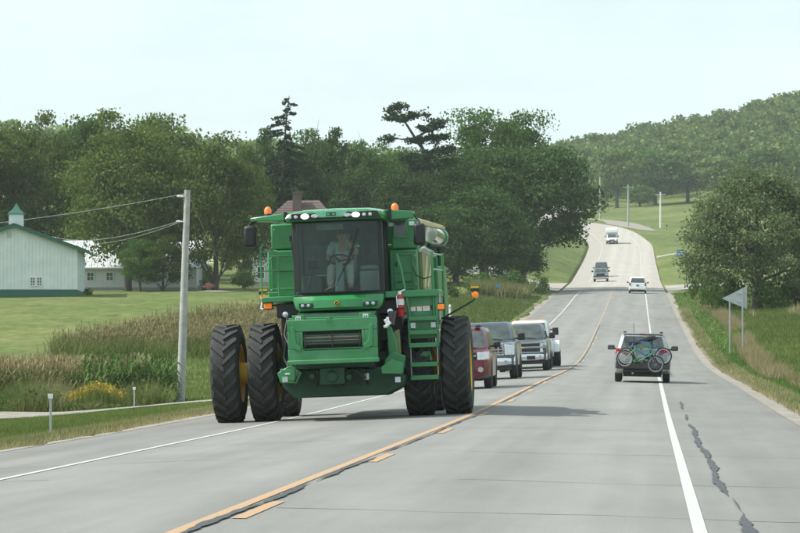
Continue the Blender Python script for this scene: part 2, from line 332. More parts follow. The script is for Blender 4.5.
# ---------------------------------------------------------------- road
def road_mat(name, c1, c2, streak=.8):
    m = bpy.data.materials.new(name); m.use_nodes = True; nt = m.node_tree; b = nt.nodes['Principled BSDF']; b.inputs['Roughness'].default_value = .82; b.inputs['Specular IOR Level'].default_value = .3
    t = nt.nodes.new("ShaderNodeTexCoord")
    def noise(s, d, st):
        n = nt.nodes.new("ShaderNodeTexNoise"); n.inputs['Scale'].default_value = s; n.inputs['Detail'].default_value = d; n.inputs['Roughness'].default_value = .6
        q = nt.nodes.new("ShaderNodeMapping"); q.inputs['Scale'].default_value = st; nt.links.new(t.outputs['Object'], q.inputs[0]); nt.links.new(q.outputs[0], n.inputs['Vector']); return n
    a = noise(.9, 8, (1, .22, 1)); fine = noise(55, 3, (1, 1, 1)); lng = noise(1.3, 4, (1, .012, 1))
    mx = nt.nodes.new("ShaderNodeMix"); mx.data_type = 'RGBA'; mx.inputs['A'].default_value = (*c1, 1); mx.inputs['B'].default_value = (*c2, 1)
    ad = nt.nodes.new("ShaderNodeMath"); ad.operation = 'MULTIPLY_ADD'; ad.inputs[1].default_value = .5
    nt.links.new(a.outputs['Fac'], ad.inputs[0])
    m1 = nt.nodes.new("ShaderNodeMath"); m1.operation = 'MULTIPLY'; m1.inputs[1].default_value = .5; nt.links.new(lng.outputs['Fac'], m1.inputs[0]); nt.links.new(m1.outputs[0], ad.inputs[2])
    mr = nt.nodes.new("ShaderNodeMapRange"); mr.inputs['From Min'].default_value = .32; mr.inputs['From Max'].default_value = .68
    nt.links.new(ad.outputs[0], mr.inputs['Value']); nt.links.new(mr.outputs[0], mx.inputs['Factor'])
    m2 = nt.nodes.new("ShaderNodeMix"); m2.data_type = 'RGBA'; m2.blend_type = 'MULTIPLY'; m2.inputs['Factor'].default_value = 1
    fr = nt.nodes.new("ShaderNodeMapRange"); fr.inputs['From Min'].default_value = .25; fr.inputs['From Max'].default_value = .75; fr.inputs['To Min'].default_value = .86; fr.inputs['To Max'].default_value = 1.12
    nt.links.new(fine.outputs['Fac'], fr.inputs['Value']); nt.links.new(mx.outputs['Result'], m2.inputs['A']); nt.links.new(fr.outputs[0], m2.inputs['B'])
    nt.links.new(m2.outputs['Result'], b.inputs['Base Color'])
    sx = nt.nodes.new("ShaderNodeSeparateXYZ"); nt.links.new(t.outputs['Object'], sx.inputs[0]); ab = nt.nodes.new("ShaderNodeMath"); ab.operation = 'ABSOLUTE'; nt.links.new(sx.outputs['X'], ab.inputs[0])
    wr_ = nt.nodes.new("ShaderNodeValToRGB"); wr_.color_ramp.interpolation = 'EASE'; e = wr_.color_ramp.elements; e[0].position = 0; e[0].color = (.95, .95, .95, 1); e[1].position = 1; e[1].color = (.86, .85, .83, 1)
    for p_, v_ in ((.13, 1.05), (.27, .96), (.44, 1.06), (.58, .98), (.62, .90)): q_ = e.new(p_); q_.color = (v_, v_, v_ * .995, 1)
    dv_ = nt.nodes.new("ShaderNodeMath"); dv_.operation = 'DIVIDE'; dv_.inputs[1].default_value = 6.2; nt.links.new(ab.outputs[0], dv_.inputs[0]); nt.links.new(dv_.outputs[0], wr_.inputs['Fac'])
    m3 = nt.nodes.new("ShaderNodeMix"); m3.data_type = 'RGBA'; m3.blend_type = 'MULTIPLY'; m3.inputs['Factor'].default_value = streak; nt.links.new(m2.outputs['Result'], m3.inputs['A']); nt.links.new(wr_.outputs['Color'], m3.inputs['B']); nt.links.new(m3.outputs['Result'], b.inputs['Base Color'])
    bp = nt.nodes.new("ShaderNodeBump"); bp.inputs['Strength'].default_value = .25; bp.inputs['Distance'].default_value = .004
    nt.links.new(fine.outputs['Fac'], bp.inputs['Height']); nt.links.new(bp.outputs[0], b.inputs['Normal'])
    return m
M['asphalt'] = road_mat("worn_asphalt", (.165, .163, .151), (.245, .241, .222))
M['concrete'] = road_mat("pale_concrete", (.33, .305, .262), (.40, .372, .325))
M['gravel'] = mat("gravel", (.235, .215, .175), .95, var=.4, scale=2.2, bump=.5)
M['paint_w'] = mat("road_paint_white", (.50, .50, .47), .75, scale=20, c2=(.38, .38, .355))
M['paint_y'] = mat("road_paint_yellow", (.46, .255, .10), .8, scale=22, c2=(.31, .25, .175))
M['paint_worn'] = mat('road_paint_worn', (.38, .27, .15), .8, scale=9, c2=(.26, .235, .19))
M['tar'] = mat("tar_seal", (.035, .037, .038), .55, var=.3, scale=6)
M['joint'] = mat("joint_crack", (.175, .173, .163), .8, var=.2)
def ribbon(name, y0, y1, uL, uR, lift, m, step=None, parent=None, thick=False):
    rows = np.arange(y0, y1 + 1e-6, step or 2.0); rows[-1] = y1
    fl = uL if callable(uL) else (lambda y: uL + 0 * y); fr = uR if callable(uR) else (lambda y: uR + 0 * y)
    a, b = fl(rows), fr(rows); mid = (a < -.01) & (b > .01)
    cols_ = [a, np.where(mid, 0, (a + b) / 2), b]
    V = np.concatenate([np.stack([c + road_x(rows), rows, surf_z(c, rows) + lift], -1) for c in cols_]); n = len(rows); i = np.arange(n - 1)
    F = np.concatenate([np.stack([i + k * n, i + (k + 1) * n, i + 1 + (k + 1) * n, i + 1 + k * n], -1) for k in (0, 1)])
    return npmesh(name, V, F, m, parent)
road = kind(ribbon("road", -120, 395, -6.05, 6.0, 0, 'asphalt'), 'structure')
road2 = kind(ribbon("concrete_road", 395, 1130, -6.0, 6.0, 0, 'concrete'), 'structure')
def wob(y, s, a): return a * (np.sin(y * .45 + s) + .5 * np.sin(y * 1.1 + 2 * s) + .22 * np.sin(y * 2.7 + s * 3)) / 2
def line(name, y0, y1, u, w, m, lift=.006, par=road, step=2.0): return ribbon(name, y0, y1, u - w / 2, u + w / 2, lift, m, step, par)
line("edge_line", 8, 384, -3.66, .10, 'paint_w'); line("edge_line", 8, 384, 3.66, .105, 'paint_w')
line("centre_line", 8, 135, 0, .11, 'paint_y'); line("centre_line", 135, 394, 0, .09, 'paint_worn')
line("edge_line", 440, 840, -3.5, .10, 'paint_w', .012, road2, 4.); line("edge_line", 440, 840, 3.5, .10, 'paint_w', .012, road2, 4.)
k0 = 3340 * .00747
for k in range(-1, 16):
    y0 = k0 + 12.19 * k; line("centre_dash", y0, y0 + 2.75, .21, .11, 'paint_y', .006)
# tar sealed cracks: irregular strips 5 mm above the paint
def crack(y0, y1, u0, w, s, amp=.04, par=road, step=.22, taper=True):
    def wid(y): 
        q = np.clip(np.minimum(y - y0, y1 - y) / 1.6, .12, 1) if taper else 1
        return q * w * (1 + .3 * np.sin(y * 1.3 + s) + .22 * np.sin(y * 3.1 + 2 * s) + .22 * np.sin(y * 7.3 + s) + .15 * np.sin(y * 11.9))
    return ribbon("tar_seam", y0, y1, lambda y: u0 + wob(y, s, amp) - wid(y) / 2, lambda y: u0 + wob(y, s, amp) + wid(y) / 2, .012, 'tar', step, par)
crack(12, 31.5, .10, .065, 1.0, .045); crack(31.7, 38.5, .13, .06, 2.0, .04); crack(40, 63, .12, .03, 5., .03); crack(72, 150, .10, .035, 3.0, .022, step=.5); crack(155, 240, .1, .035, 4.2, .02, step=.5)
crack(14, 27.6, 4.04, .085, .7, .035); crack(30.5, 58.5, 4.0, .07, 2.2, .04); crack(27.7, 30.4, 4.03, .02, 1., .02); crack(61, 66, 4.0, .05, 3.0, .03); crack(70, 78, 4.02, .05, 4., .03)
crack(120, 210, 4.15, .035, 5., .02, step=.5)
rng = np.random.default_rng(5)
def joint(y, u0, u1, w, s):
    n = 26; u = np.linspace(u0, u1, n); yy = y + .16 * np.sin(u * .9 + s) + .07 * np.sin(u * 2.7 + s * 2) + .03 * np.sin(u * 7 + s) + .06 * math.sin(s * 5) * (u - u0)
    ww = w * (1 + .5 * np.sin(u * 3.3 + s)); V = np.concatenate([np.stack([u + road_x(yy), yy + k * ww / 2, surf_z(u, yy) + .004], -1) for k in (-1, 1)])
    i = np.arange(n - 1); return npmesh("pavement_crack", V, np.stack([i, i + 1, i + 1 + n, i + n], -1), 'joint', road)
for k, (y, u0, u1) in enumerate([(26.6, 0.3, 5.9), (33.0, 1.4, 5.9), (41.6, .4, 5.8), (39.5, -6, -1.2), (53, .4, 4.4), (58, -6, -1.0), (68.5, .2, 5.8), (76, -6, 2.8), (93, .2, 5.8), (34.5, -6, -3.0), (47, -5.9, -.4), (98, -5, 5.8), (112, .2, 5.7), (128, -6, 5.7)]): joint(y, u0, u1, .024 + .0003 * y, k * 1.3)
# gravel edge strips, side roads and drives, laid on the ground
def strip(name, pts, w, m, lift=.03, n=60, sub=18):
    P = np.array(pts, float); d = np.concatenate([[0], np.cumsum(np.hypot(*np.diff(P[:, :2], axis=0).T))]); t = np.linspace(0, d[-1], n)
    x = np.interp(t, d, P[:, 0]); y = np.interp(t, d, P[:, 1]); ww = np.interp(t, d, np.broadcast_to(w, len(P)))
    tx, ty = np.gradient(x), np.gradient(y); L = np.hypot(tx, ty); nx, ny = -ty / L, tx / L; V = []
    for k in np.linspace(-.5, .5, sub):
        X = x + nx * ww * k; Y = y + ny * ww * k; Z = terrain_u(X - road_x(Y), Y) + lift
        Z = np.maximum(Z, np.where(np.abs(X - road_x(Y)) < 6.6, surf_z(X - road_x(Y), Y) - .012, -99)); V.append(np.stack([X, Y, Z], -1))
    V = np.concatenate(V); i = np.arange(n - 1)
    F = np.concatenate([np.stack([i + k * n, i + 1 + k * n, i + 1 + (k + 1) * n, i + (k + 1) * n], -1) for k in range(sub - 1)])
    return kind(npmesh(name, V, F, m, smooth=True), 'structure')
for sgn, u in ((1, 6.35), (-1, -6.4)):
    yy = np.arange(10, 372, 1.); wv = (.14 if sgn > 0 else .08) + .12 * np.sin(yy * .11 + sgn) + .10 * np.sin(yy * .31) + .06 * np.sin(yy * .9)
    V = []
    for k in (0, 1):
        uu = u - sgn * .42 + sgn * k * (wv + .42)
        V.append(np.stack([uu + road_x(yy), yy, np.maximum(terrain_u(uu, yy), np.where(np.abs(uu) < 6.3, surf_z(uu, yy) - .03, -99)) + .035], -1))
    n = len(yy); i = np.arange(n - 1); F = np.stack([i, i + 1, i + 1 + n, i + n], -1)
    kind(npmesh("gravel_edge", np.concatenate(V), F, 'gravel'), 'structure')
strip("gravel_drive", [(-5.6, 109), (-9, 108), (-13, 105), (-18, 101), (-28, 95), (-60, 80)], [10, 8, 7.5, 7, 7, 7], 'gravel', .10, 90)
def apron(name, sg, tab, m, n=70, k=16):
    """side road mouth: near and far edge as functions of the distance from the centre line"""
    T = np.array(tab, float); u = np.concatenate([np.linspace(T[0, 0], 16, n), np.linspace(17, T[-1, 0], 20)]); yn = np.interp(u, T[:, 0], T[:, 1]); yf = np.interp(u, T[:, 0], T[:, 2]); V = []
    for q in np.linspace(0, 1, k): y = yn + (yf - yn) * q; V.append(np.stack([sg * u + road_x(y), y, terrain_u(sg * u, y) + .03], -1))
    n = len(u); i = np.arange(n - 1); F = np.concatenate([np.stack([i + a * n, i + 1 + a * n, i + 1 + (a + 1) * n, i + (a + 1) * n], -1) for a in range(k - 1)])
    return kind(npmesh(name, np.concatenate(V), F, m, smooth=True), 'structure')
apron("side_road", 1, [(6.26, 374, 426), (7, 380, 424), (8, 386, 423), (10, 397, 423), (13, 410, 424), (20, 418, 426), (60, 425, 432)], 'concrete')
apron("side_road", -1, [(6.36, 386, 446), (7.2, 394, 440), (9, 402, 434), (12, 408, 430), (20, 414, 426), (60, 428, 440)], 'concrete')
strip("gravel_drive", [(4.8, 580), (6, 580), (14, 582), (40, 590)], [9, 6, 5, 5], 'concrete', .04, 60)
strip("gravel_drive", [(-12, 812), (-8, 800), (-3.6, 787), (-1.2, 765), (2, 746), (5, 730)], [3, 4, 7, 9, 5, 3], 'gravel', .05, 80)
strip("gravel_drive", [(-6.2, 315), (-12, 315), (-24, 316), (-40, 318)], [4, 2.4, 2.2, 2.2], 'gravel', .05, 30)
# ---------------------------------------------------------------- buildings
def window(parent, x, z, w, h, y=0., nx=2, nz=2, fr='white', label=None):
    """a window in a wall that faces -y: frame (proud), pane, sash bars"""
    f = MB(); f.frame(x - w / 2, x + w / 2, z - h / 2, z + h / 2, .08, y - .06, y + .01)
    fo = f.build("window", fr, parent)
    MB().ext(x - w / 2 + .08, x + w / 2 - .08, y - .022, y + .01, z - h / 2 + .08, z + h / 2 - .08).build("pane", 'pane', fo)
    b = MB()
    for k in range(1, nx): b.ext(x - w / 2 + w * k / nx - .02, x - w / 2 + w * k / nx + .02, y - .045, y - .02, z - h / 2 + .08, z + h / 2 - .08)
    for k in range(1, nz): b.ext(x - w / 2 + .08, x + w / 2 - .08, y - .043, y - .021, z - h / 2 + h * k / nz - .02, z - h / 2 + h * k / nz + .02)
    b.build("sash_bar", fr, fo); return fo
bx, by = at(14, 280), 280; bz = ground_z(at(60, 280), 280) - .15
barn = thing("barn", "white metal sided barn with green roof trim and a cupola on its ridge", "barn", (bx, by, bz), R(7.2))
HW, LN, EV, RG, SK = 5.28, 16.0, 4.35, 6.25, .78
MB().prism([(-HW, SK), (HW, SK), (HW, EV), (0, RG), (-HW, EV)], 'xz', 0, LN).build("wall", 'siding', barn)
MB().ext(-HW - .02, HW + .02, -.02, LN + .02, -1.2, SK).build("wainscot", 'trim_green', barn)
r = MB()
for k in range(-17, 18):
    x = k * .305; top = EV + (RG - EV) * (1 - abs(x) / HW); r.ext(x - .02, x + .02, -.045, .002, SK + .02, top - .1)
for k in range(52): r.ext(HW - .002, HW + .03, .1 + k * .305, .15 + k * .305, SK + .02, EV - .05)
kind(r.build("siding_rib", 'siding', barn, smooth=0), 'stuff')
OV = .75; ez = EV - OV * (RG - EV) / HW; rr = MB()
for s in (-1, 1):
    rr.prism([(0, RG + .02), (s * (HW + OV), ez + .02), (s * (HW + OV), ez + .14), (0, RG + .16)], 'xz', -.5, LN + .5)
rf = rr.build("roof", 'trim_green', barn)
t = MB()
for s in (-1, 1): t.prism([(0, RG + .0), (s * (HW + OV), ez), (s * (HW + OV), ez - .2), (0, RG - .2)], 'xz', -.52, -.46)
t.build("rake_trim", 'trim_green', barn)
MB().ext(HW - .1, HW + .05, -.05, .1, SK, EV - .1).build("corner_trim", 'siding', barn)
window(barn, 1.58, 1.45, .5, .8, -.03, 2, 3); window(barn, 2.14, 1.45, .5, .8, -.03, 2, 3)
v = MB(); v.box((-2.6 + 2.2, -.04, 5.4), (.36, .06, .36)); v.build("vent", 'sign_back', barn, .01)
c = MB(); c.ext(-.6, .6, 2.2, 3.4, RG - .1, RG + 1.0); cu = c.build("cupola", 'siding', barn)
c = MB(); q = [(-.72, 2.08), (.72, 2.08), (.72, 3.52), (-.72, 3.52)]
c.loft([[(x, y, RG + 1.0) for x, y in q], [(x * .97, 2.8 + (y - 2.8) * .97, RG + 1.08) for x, y in q], [(x * .45, 2.8 + (y - 2.8) * .45, RG + 1.42) for x, y in q], [(x * .03, 2.8 + (y - 2.8) * .03, RG + 1.95) for x, y in q]])
c.build("cupola_roof", 'trim_green', cu)
l = MB(); 
for k in range(4): l.ext(-.4, .4, 2.17, 2.21, RG + .22 + k * .18, RG + .31 + k * .18)
l.build("louver", 'siding', cu)
# long low house behind the barn
hx0, hx1, hy = at(62, 335), at(196, 335), 335; hz = ground_z((hx0 + hx1) / 2, hy) - .1; w = (hx1 - hx0) / 2; hxc = (hx0 + hx1) / 2
h = thing("farmhouse", "low white farmhouse with a bright white roof behind the barn", "house", (hxc, hy, hz), R(3))
MB().prism([(0, 0), (7, 0), (7, 2.55), (3.5, 5.0), (0, 2.55)], 'yz', -w, w).build("wall", 'house_white', h)
MB().ext(-w - .03, w + .03, -.03, 7.03, -1, .35).build("foundation", 'stone', h)
r = MB()
for s in (0, 1):
    e = (-.6, 2.2) if s == 0 else (7.6, 2.2); r.prism([(3.5, 5.05), e, (e[0], e[1] + .14), (3.5, 5.2)], 'yz', -w - .5, w + .5)
rf = r.build("roof", 'roof_white', h)
r = MB()
for k in range(int(2 * w / .6)): r.hexa([Vector(p) for p in [(-w + k * .6, -.6, 2.34), (-w + k * .6 + .04, -.6, 2.34), (-w + k * .6, 3.5, 5.2), (-w + k * .6 + .04, 3.5, 5.2), (-w + k * .6, -.6, 2.38), (-w + k * .6 + .04, -.6, 2.38), (-w + k * .6, 3.5, 5.24), (-w + k * .6 + .04, 3.5, 5.24)]])
kind(r.build("roof_seam", 'roof_white', h, smooth=0), 'stuff')
for k in range(7):
    y0 = .42 + k * .3
for px in (90, 109.5, 131, 150, 172, 187): window(h, (px - 129) / 10.0, 1.45, .8, .95, -.03, 2, 2)
b = MB()
for k in range(9): b.ext(-w, w, -.018, .0, .45 + k * .22, .47 + k * .22)
kind(b.build("clapboard", 'house_white', h, smooth=0), 'stuff')
# two storey house behind the machine
gx0, gx1, gy = at(252, 352), at(342, 352), 352; gz = ground_z((gx0 + gx1) / 2, gy) - .1; w = (gx1 - gx0) / 2; gxc = (gx0 + gx1) / 2
g2 = thing("farmhouse", "white two storey farmhouse under a brown hipped roof among the trees", "house", (gxc, gy, gz), 0)
MB().ext(-w, w, 0, 8, 0, 5.2).build("wall", 'house_white', g2)
MB().ext(-w - .03, w + .03, -.03, 8.03, -1, .5).build("foundation", 'stone', g2)
r = MB(); q = [(-w - .5, -.5), (w + .5, -.5), (w + .5, 8.5), (-w - .5, 8.5)]
top = up(305, 200.5, 352 + 4) - gz
r.loft([[(x, y, 5.1) for x, y in q], [(x, y, 5.28) for x, y in q], [(max(-1.4, min(2.0, x)), 4 + (y - 4) * .02, top) for x, y in q]])
rf = r.build("roof", 'roof_brown', g2)
r = MB(); r.ext(-.75, .15, 2.6, 3.4, 6.5, top + .75); r.ext(-.85, .25, 2.5, 3.5, top + .75, top + .87); r.build("chimney", 'roof_brown', rf)
s_ = MB()
for k in range(14):
    z = 5.35 + (top - 5.35) * k / 14; f_ = k / 14; xx0 = (-w - .5) * (1 - f_) + (-1.4) * f_; xx1 = (w + .5) * (1 - f_) + 2.0 * f_; yy = -.5 * (1 - f_) + 3.92 * f_
    s_.ext(xx0 + .05, xx1 - .05, yy - .04, yy + .04, z - .03, z + .02)
kind(s_.build("shingle_course", 'roof_brown', rf, smooth=0), 'stuff')
for x, z in ((-w + .95, 3.9), (-w + .95, 1.5), (0, 3.9), (0, 1.5), (w - 1, 3.9), (w - 1, 1.5)): window(g2, x, z, .85, 1.35, -.03, 1, 2)
b = MB()
for k in range(19): b.ext(-w, w, -.018, 0, .6 + k * .24, .625 + k * .24)
kind(b.build("clapboard", 'house_white', g2, smooth=0), 'stuff')
# ---------------------------------------------------------------- foliage
def leaf_quads(C, size, rng, upbias=.3, stretch=1.0):
    n = len(C); nrm = rng.normal(size=(n, 3)); nrm[:, 2] += upbias; nrm /= np.linalg.norm(nrm, axis=1)[:, None]
    a = rng.normal(size=(n, 3)); a -= (a * nrm).sum(1)[:, None] * nrm; a /= np.linalg.norm(a, axis=1)[:, None]; b = np.cross(nrm, a)
    s = (np.broadcast_to(size, n) * rng.uniform(.55, 1.35, n))[:, None] / 2
    bend = nrm * s * .35
    V = np.stack([C + a * s * stretch, C + b * s * .8 + bend, C - a * s * stretch, C - b * s * .8 + bend], 1).reshape(-1, 3)
    return V, np.arange(4 * n).reshape(n, 4)
def crown_pts(rng, rx, ry, h0, h1, lobes, per, sig, shape='round', hollow=.5):
    """cluster centres on an uneven envelope, then leaf points about each"""
    H = h1 - h0; L = []
    while len(L) < lobes:
        d = rng.normal(size=3); d /= np.linalg.norm(d)
        if d[2] < -.75: continue
        rr = rng.uniform(hollow, 1.0) ** .7; zc = h0 + H * .47
        p = np.array([d[0] * rx * rr, d[1] * ry * rr, zc + d[2] * H * .5 * rr])
        f = (p[2] - h0) / H
        if shape == 'round': k = 1.0
        elif shape == 'cone': k = max(.12, 1.15 * (1 - f) + .05)
        elif shape == 'vase': k = .55 + .6 * f
        elif shape == 'skirt': k = 1.12 - .35 * f
        p[:2] *= k; L.append(p)
    L = np.array(L); s = sig * rng.uniform(.6, 1.3, lobes)
    P = np.repeat(L, per, 0) + np.clip(rng.normal(size=(lobes * per, 3)), -1.9, 1.9) * np.repeat(s, per)[:, None] * np.array([1, 1, .5])
    return P[P[:, 2] > h0 * .5], L
def limbs(rng, L, base_r, h0, h1, m, parent, n=10, lean=(0, 0)):
    t = MB(); top = h0 + (h1 - h0) * .75
    t.tube([(0, 0, -.4), (lean[0] * .1, lean[1] * .1, h0 * .5), (lean[0] * .4, lean[1] * .4, h0 + (top - h0) * .35), (lean[0], lean[1], top)], [base_r * 1.25, base_r, base_r * .7, base_r * .12], 9)
    for p in L[rng.permutation(len(L))[:n]]:
        z0 = h0 + (top - h0) * rng.uniform(-.1, .5); z0 = max(z0, .3); f = (z0 / top) ** 1.5
        a = Vector((lean[0] * f, lean[1] * f, z0)); b = Vector(p); mid = a.lerp(b, .5) + Vector((0, 0, .08 * (b - a).length))
        t.tube([a, mid, b], [base_r * .38, base_r * .22, base_r * .05], 6)
    return t.build("trunk", m, parent, smooth=60)
TREES = {}
def tree_proto(key, seed, rx, h0, h1, lobes, per, sig, leaf, m, shape='round', bark='bark', tr=.35, twigs=0, ry=None, hollow=.5, lean=(0, 0)):
    rng = np.random.default_rng(seed); P, L = crown_pts(rng, rx, ry or rx, h0, h1, lobes, per, sig, shape, hollow)
    root = bpy.data.objects.new("tree", None); col.objects.link(root)
    limbs(rng, L, tr, max(h0, .8), h1, bark, root, 12, lean)
    V, Fq = leaf_quads(P, leaf, rng); npmesh("crown", V, Fq, m, root)
    if twigs:
        t = MB()
        for k in range(twigs):
            p = L[rng.integers(len(L))]; 
            if p[2] < h0 + (h1 - h0) * .6: continue
            t.tube([p, p + np.array([rng.normal() * .5, rng.normal() * .5, rng.uniform(1.2, 2.8)])], [.05, .015], 4)
        if t.v: kind(t.build("bare_twig", 'bark_pale', root), 'stuff')
    TREES[key] = (root, [False]); global LAST; LAST = (float(np.percentile(np.abs(P[:, 0]), 97.5)), float(np.percentile(P[:, 2], 99.6))); return root
def plant_tree(key, px, Y, top, wpx, label, base_h, group="trees round the farm", rz=None, name="tree", z=None, cat="tree"):
    """stand a copy of a tree at distance Y, scaled to its height and spread"""
    root, used = TREES[key]; o = root if not used[0] else copy_tree(root); used[0] = True
    o.name = name; X = at(px, Y); gz = ground_z(X, Y) if z is None else z; h = up(px, top, Y) - gz
    s = 3340 / Y; o.location = (X, Y, gz - .1); o.rotation_euler = (0, 0, rz if rz is not None else (px * 1.7 + Y) % 6.28)
    o.scale = (wpx / s / (2 * base_h[0]), wpx / s / (2 * base_h[0]), h / base_h[1]); tag(o, label, cat, group); return o
BH = {}
def P_(key, *a, **k): tree_proto(key, *a, **k); BH[key] = LAST
#     key      seed rx  h0  h1 lobes per sig leaf
P_('broadA', 11, 6.0, .9, 17, 84, 300, 1.02, .32, 'leaf_olive', tr=.42)
P_('broadB', 12, 5.2, 1.8, 16, 74, 300, .98, .31, 'leaf_mid', tr=.36, twigs=8)
P_('broadC', 13, 5.0, 1.0, 15, 72, 300, .96, .31, 'leaf_olive', 'skirt', tr=.34)
P_('darkA', 21, 7.0, .6, 16, 112, 310, 1.08, .32, 'leaf_dark', 'skirt', tr=.45, hollow=.5)
P_('darkB', 22, 5.0, .6, 16, 78, 300, .95, .31, 'leaf_dark', tr=.38, twigs=10)
P_('darkC', 23, 5.6, .5, 13, 84, 300, 1.0, .31, 'leaf_dark', 'skirt', tr=.36)
P_('darkD', 24, 7.0, 2.6, 16, 112, 310, 1.05, .32, 'leaf_dark', tr=.45, hollow=.5)
P_('lightA', 31, 4.6, 5, 19, 58, 230, .86, .30, 'leaf_mid', 'vase', tr=.3, twigs=6)
P_('wiryA', 32, 4.4, 2, 17, 74, 190, .74, .28, 'leaf_mid', tr=.28, twigs=16)
P_('greyA', 41, 6.4, .2, 11.5, 260, 190, .62, .20, 'leaf_grey', 'skirt', tr=.42, hollow=.5)
P_('bush', 51, 1.6, .1, 2.4, 26, 60, .4, .22, 'leaf_mid', tr=.08)
P_('farA', 61, 6.5, 2.0, 15, 60, 60, 1.3, .95, 'hillwood', tr=.5)
P_('farB', 62, 6.0, 1.5, 14, 55, 60, 1.3, .95, 'leaf_mid', tr=.5)
# conifers: whorls of branches that droop, each set with needle sprays
def spruce(name, X, Y, H, rad, label, seed, droop=.25, gap=.0, toplean=.0, sparse_top=.3):
    rng = np.random.default_rng(seed); z0 = ground_z(X, Y) - .1
    root = thing(name, label, "tree", (X, Y, z0), 0, "trees round the farm")
    t = MB(); lean = lambda z: toplean * (z / H) ** 3
    t.tube([(lean(H * k / 8), 0, H * k / 8) for k in range(9)], [.32 * (1 - k / 8.4) + .02 for k in range(9)], 8)
    C = []; D = []
    z = H * .06
    while z < H * .985:
        f = z / H; n = rng.integers(4, 7) if f < 1 - sparse_top else 1
        for _ in range(n):
            a = rng.uniform(0, 6.28); ln = rad * (1 - f) ** .8 * rng.uniform(.55, 1.15) + .25
            if f > 1 - sparse_top: ln = rng.choice([.35, .6, .8, 1.2, 2.3]) * rng.uniform(.7, 1.1) * (1.1 - f) / sparse_top + .15
            d = np.array([math.cos(a), math.sin(a), 0]); k = max(10, int(ln * 34)); q = rng.uniform(.12, 1, k) ** .8
            p = np.array([lean(z), 0, z]) + d * (q * ln)[:, None]; p[:, 2] += -droop * ln * q ** 1.6 + .12 * ln * q + rng.normal(size=k) * .07
            p[:, :2] += rng.normal(size=(k, 2)) * .12 * (1 + ln * .15); C.append(p)
            e = np.array([lean(z), 0, z]) + d * ln; e[2] += -droop * ln + .12 * ln
            t.tube([(lean(z), 0, z), e], [.05 * (1 - f) + .015, .012], 4)
        z += H * (.014 + gap * rng.uniform(.4, 1.6)) * (1 if f < 1 - sparse_top else rng.uniform(.15, .75))
    t.build("trunk", 'bark', root)
    V, Fq = leaf_quads(np.concatenate(C), .28, rng, .1, 1.5); npmesh("crown", V, Fq, 'needle', root); return root
def pine(name, px, Y, top, label, seed):
    """open old pine: a bent stem and flat layered plates of needles on long bare limbs"""
    rng = np.random.default_rng(seed); X = at(px, Y); z0 = ground_z(X, Y) - .1; s = 3340 / Y
    root = thing(name, label, "tree", (X, Y, z0), 0, "trees round the farm")
    def q(x, y): return Vector(((x - px) / s, 0, up(px, y, Y) - z0))
    t = MB(); stem = [Vector((0, 0, 0)), q(432, 250), q(432, 200), q(432, 172), q(427, 155), q(415, 138), q(405, 122), q(399, 112)]
    t.tube(stem, [.4, .36, .3, .25, .2, .16, .11, .05], 8); C = []
    plates = [(396, 107, 11, 2.6), (390, 118, 8, 2), (402, 119, 8, 1.8), (389, 138, 7, 2), (412, 116, 14, 2.4), (432, 128, 14, 2.6), (438, 122, 8, 2), (420, 140, 12, 2.6), (442, 137, 11, 2.8), (415, 158, 18, 3.4), (433, 154, 20, 4), (428, 165, 16, 3.5), (446, 150, 9, 3)]
    for (x, y, w, th) in plates:
        c = q(x, y); c.y = rng.normal() * .8; a = min(stem[2:], key=lambda p: (p - c).length + (2 if p.z > c.z else 0))
        t.tube([a, a.lerp(c, .5) + Vector((0, 0, -.15)), c], [.12, .08, .03], 5)
        for _ in range(int(w * 1.1)):
            a_ = rng.uniform(0, 6.28); r_ = rng.uniform(.1, 1.15); e = np.array(c) + np.array([math.cos(a_) * r_ * w / s, math.sin(a_) * r_ * w / s * .8, (rng.normal() * th * .55 + .12 * w * math.cos(a_) * r_) / s])
            t.tube([c.lerp(a, .25), e], [.035, .012], 4); n = rng.integers(26, 50); C.append(e + rng.normal(size=(n, 3)) * np.array([.34, .34, .17]) * rng.uniform(.6, 1.2))
    t.build("trunk", 'bark', root); V, Fq = leaf_quads(np.concatenate(C), .26, rng, .5, 1.4); npmesh("crown", V, Fq, 'needle', root); return root
G1 = "trees round the farm"
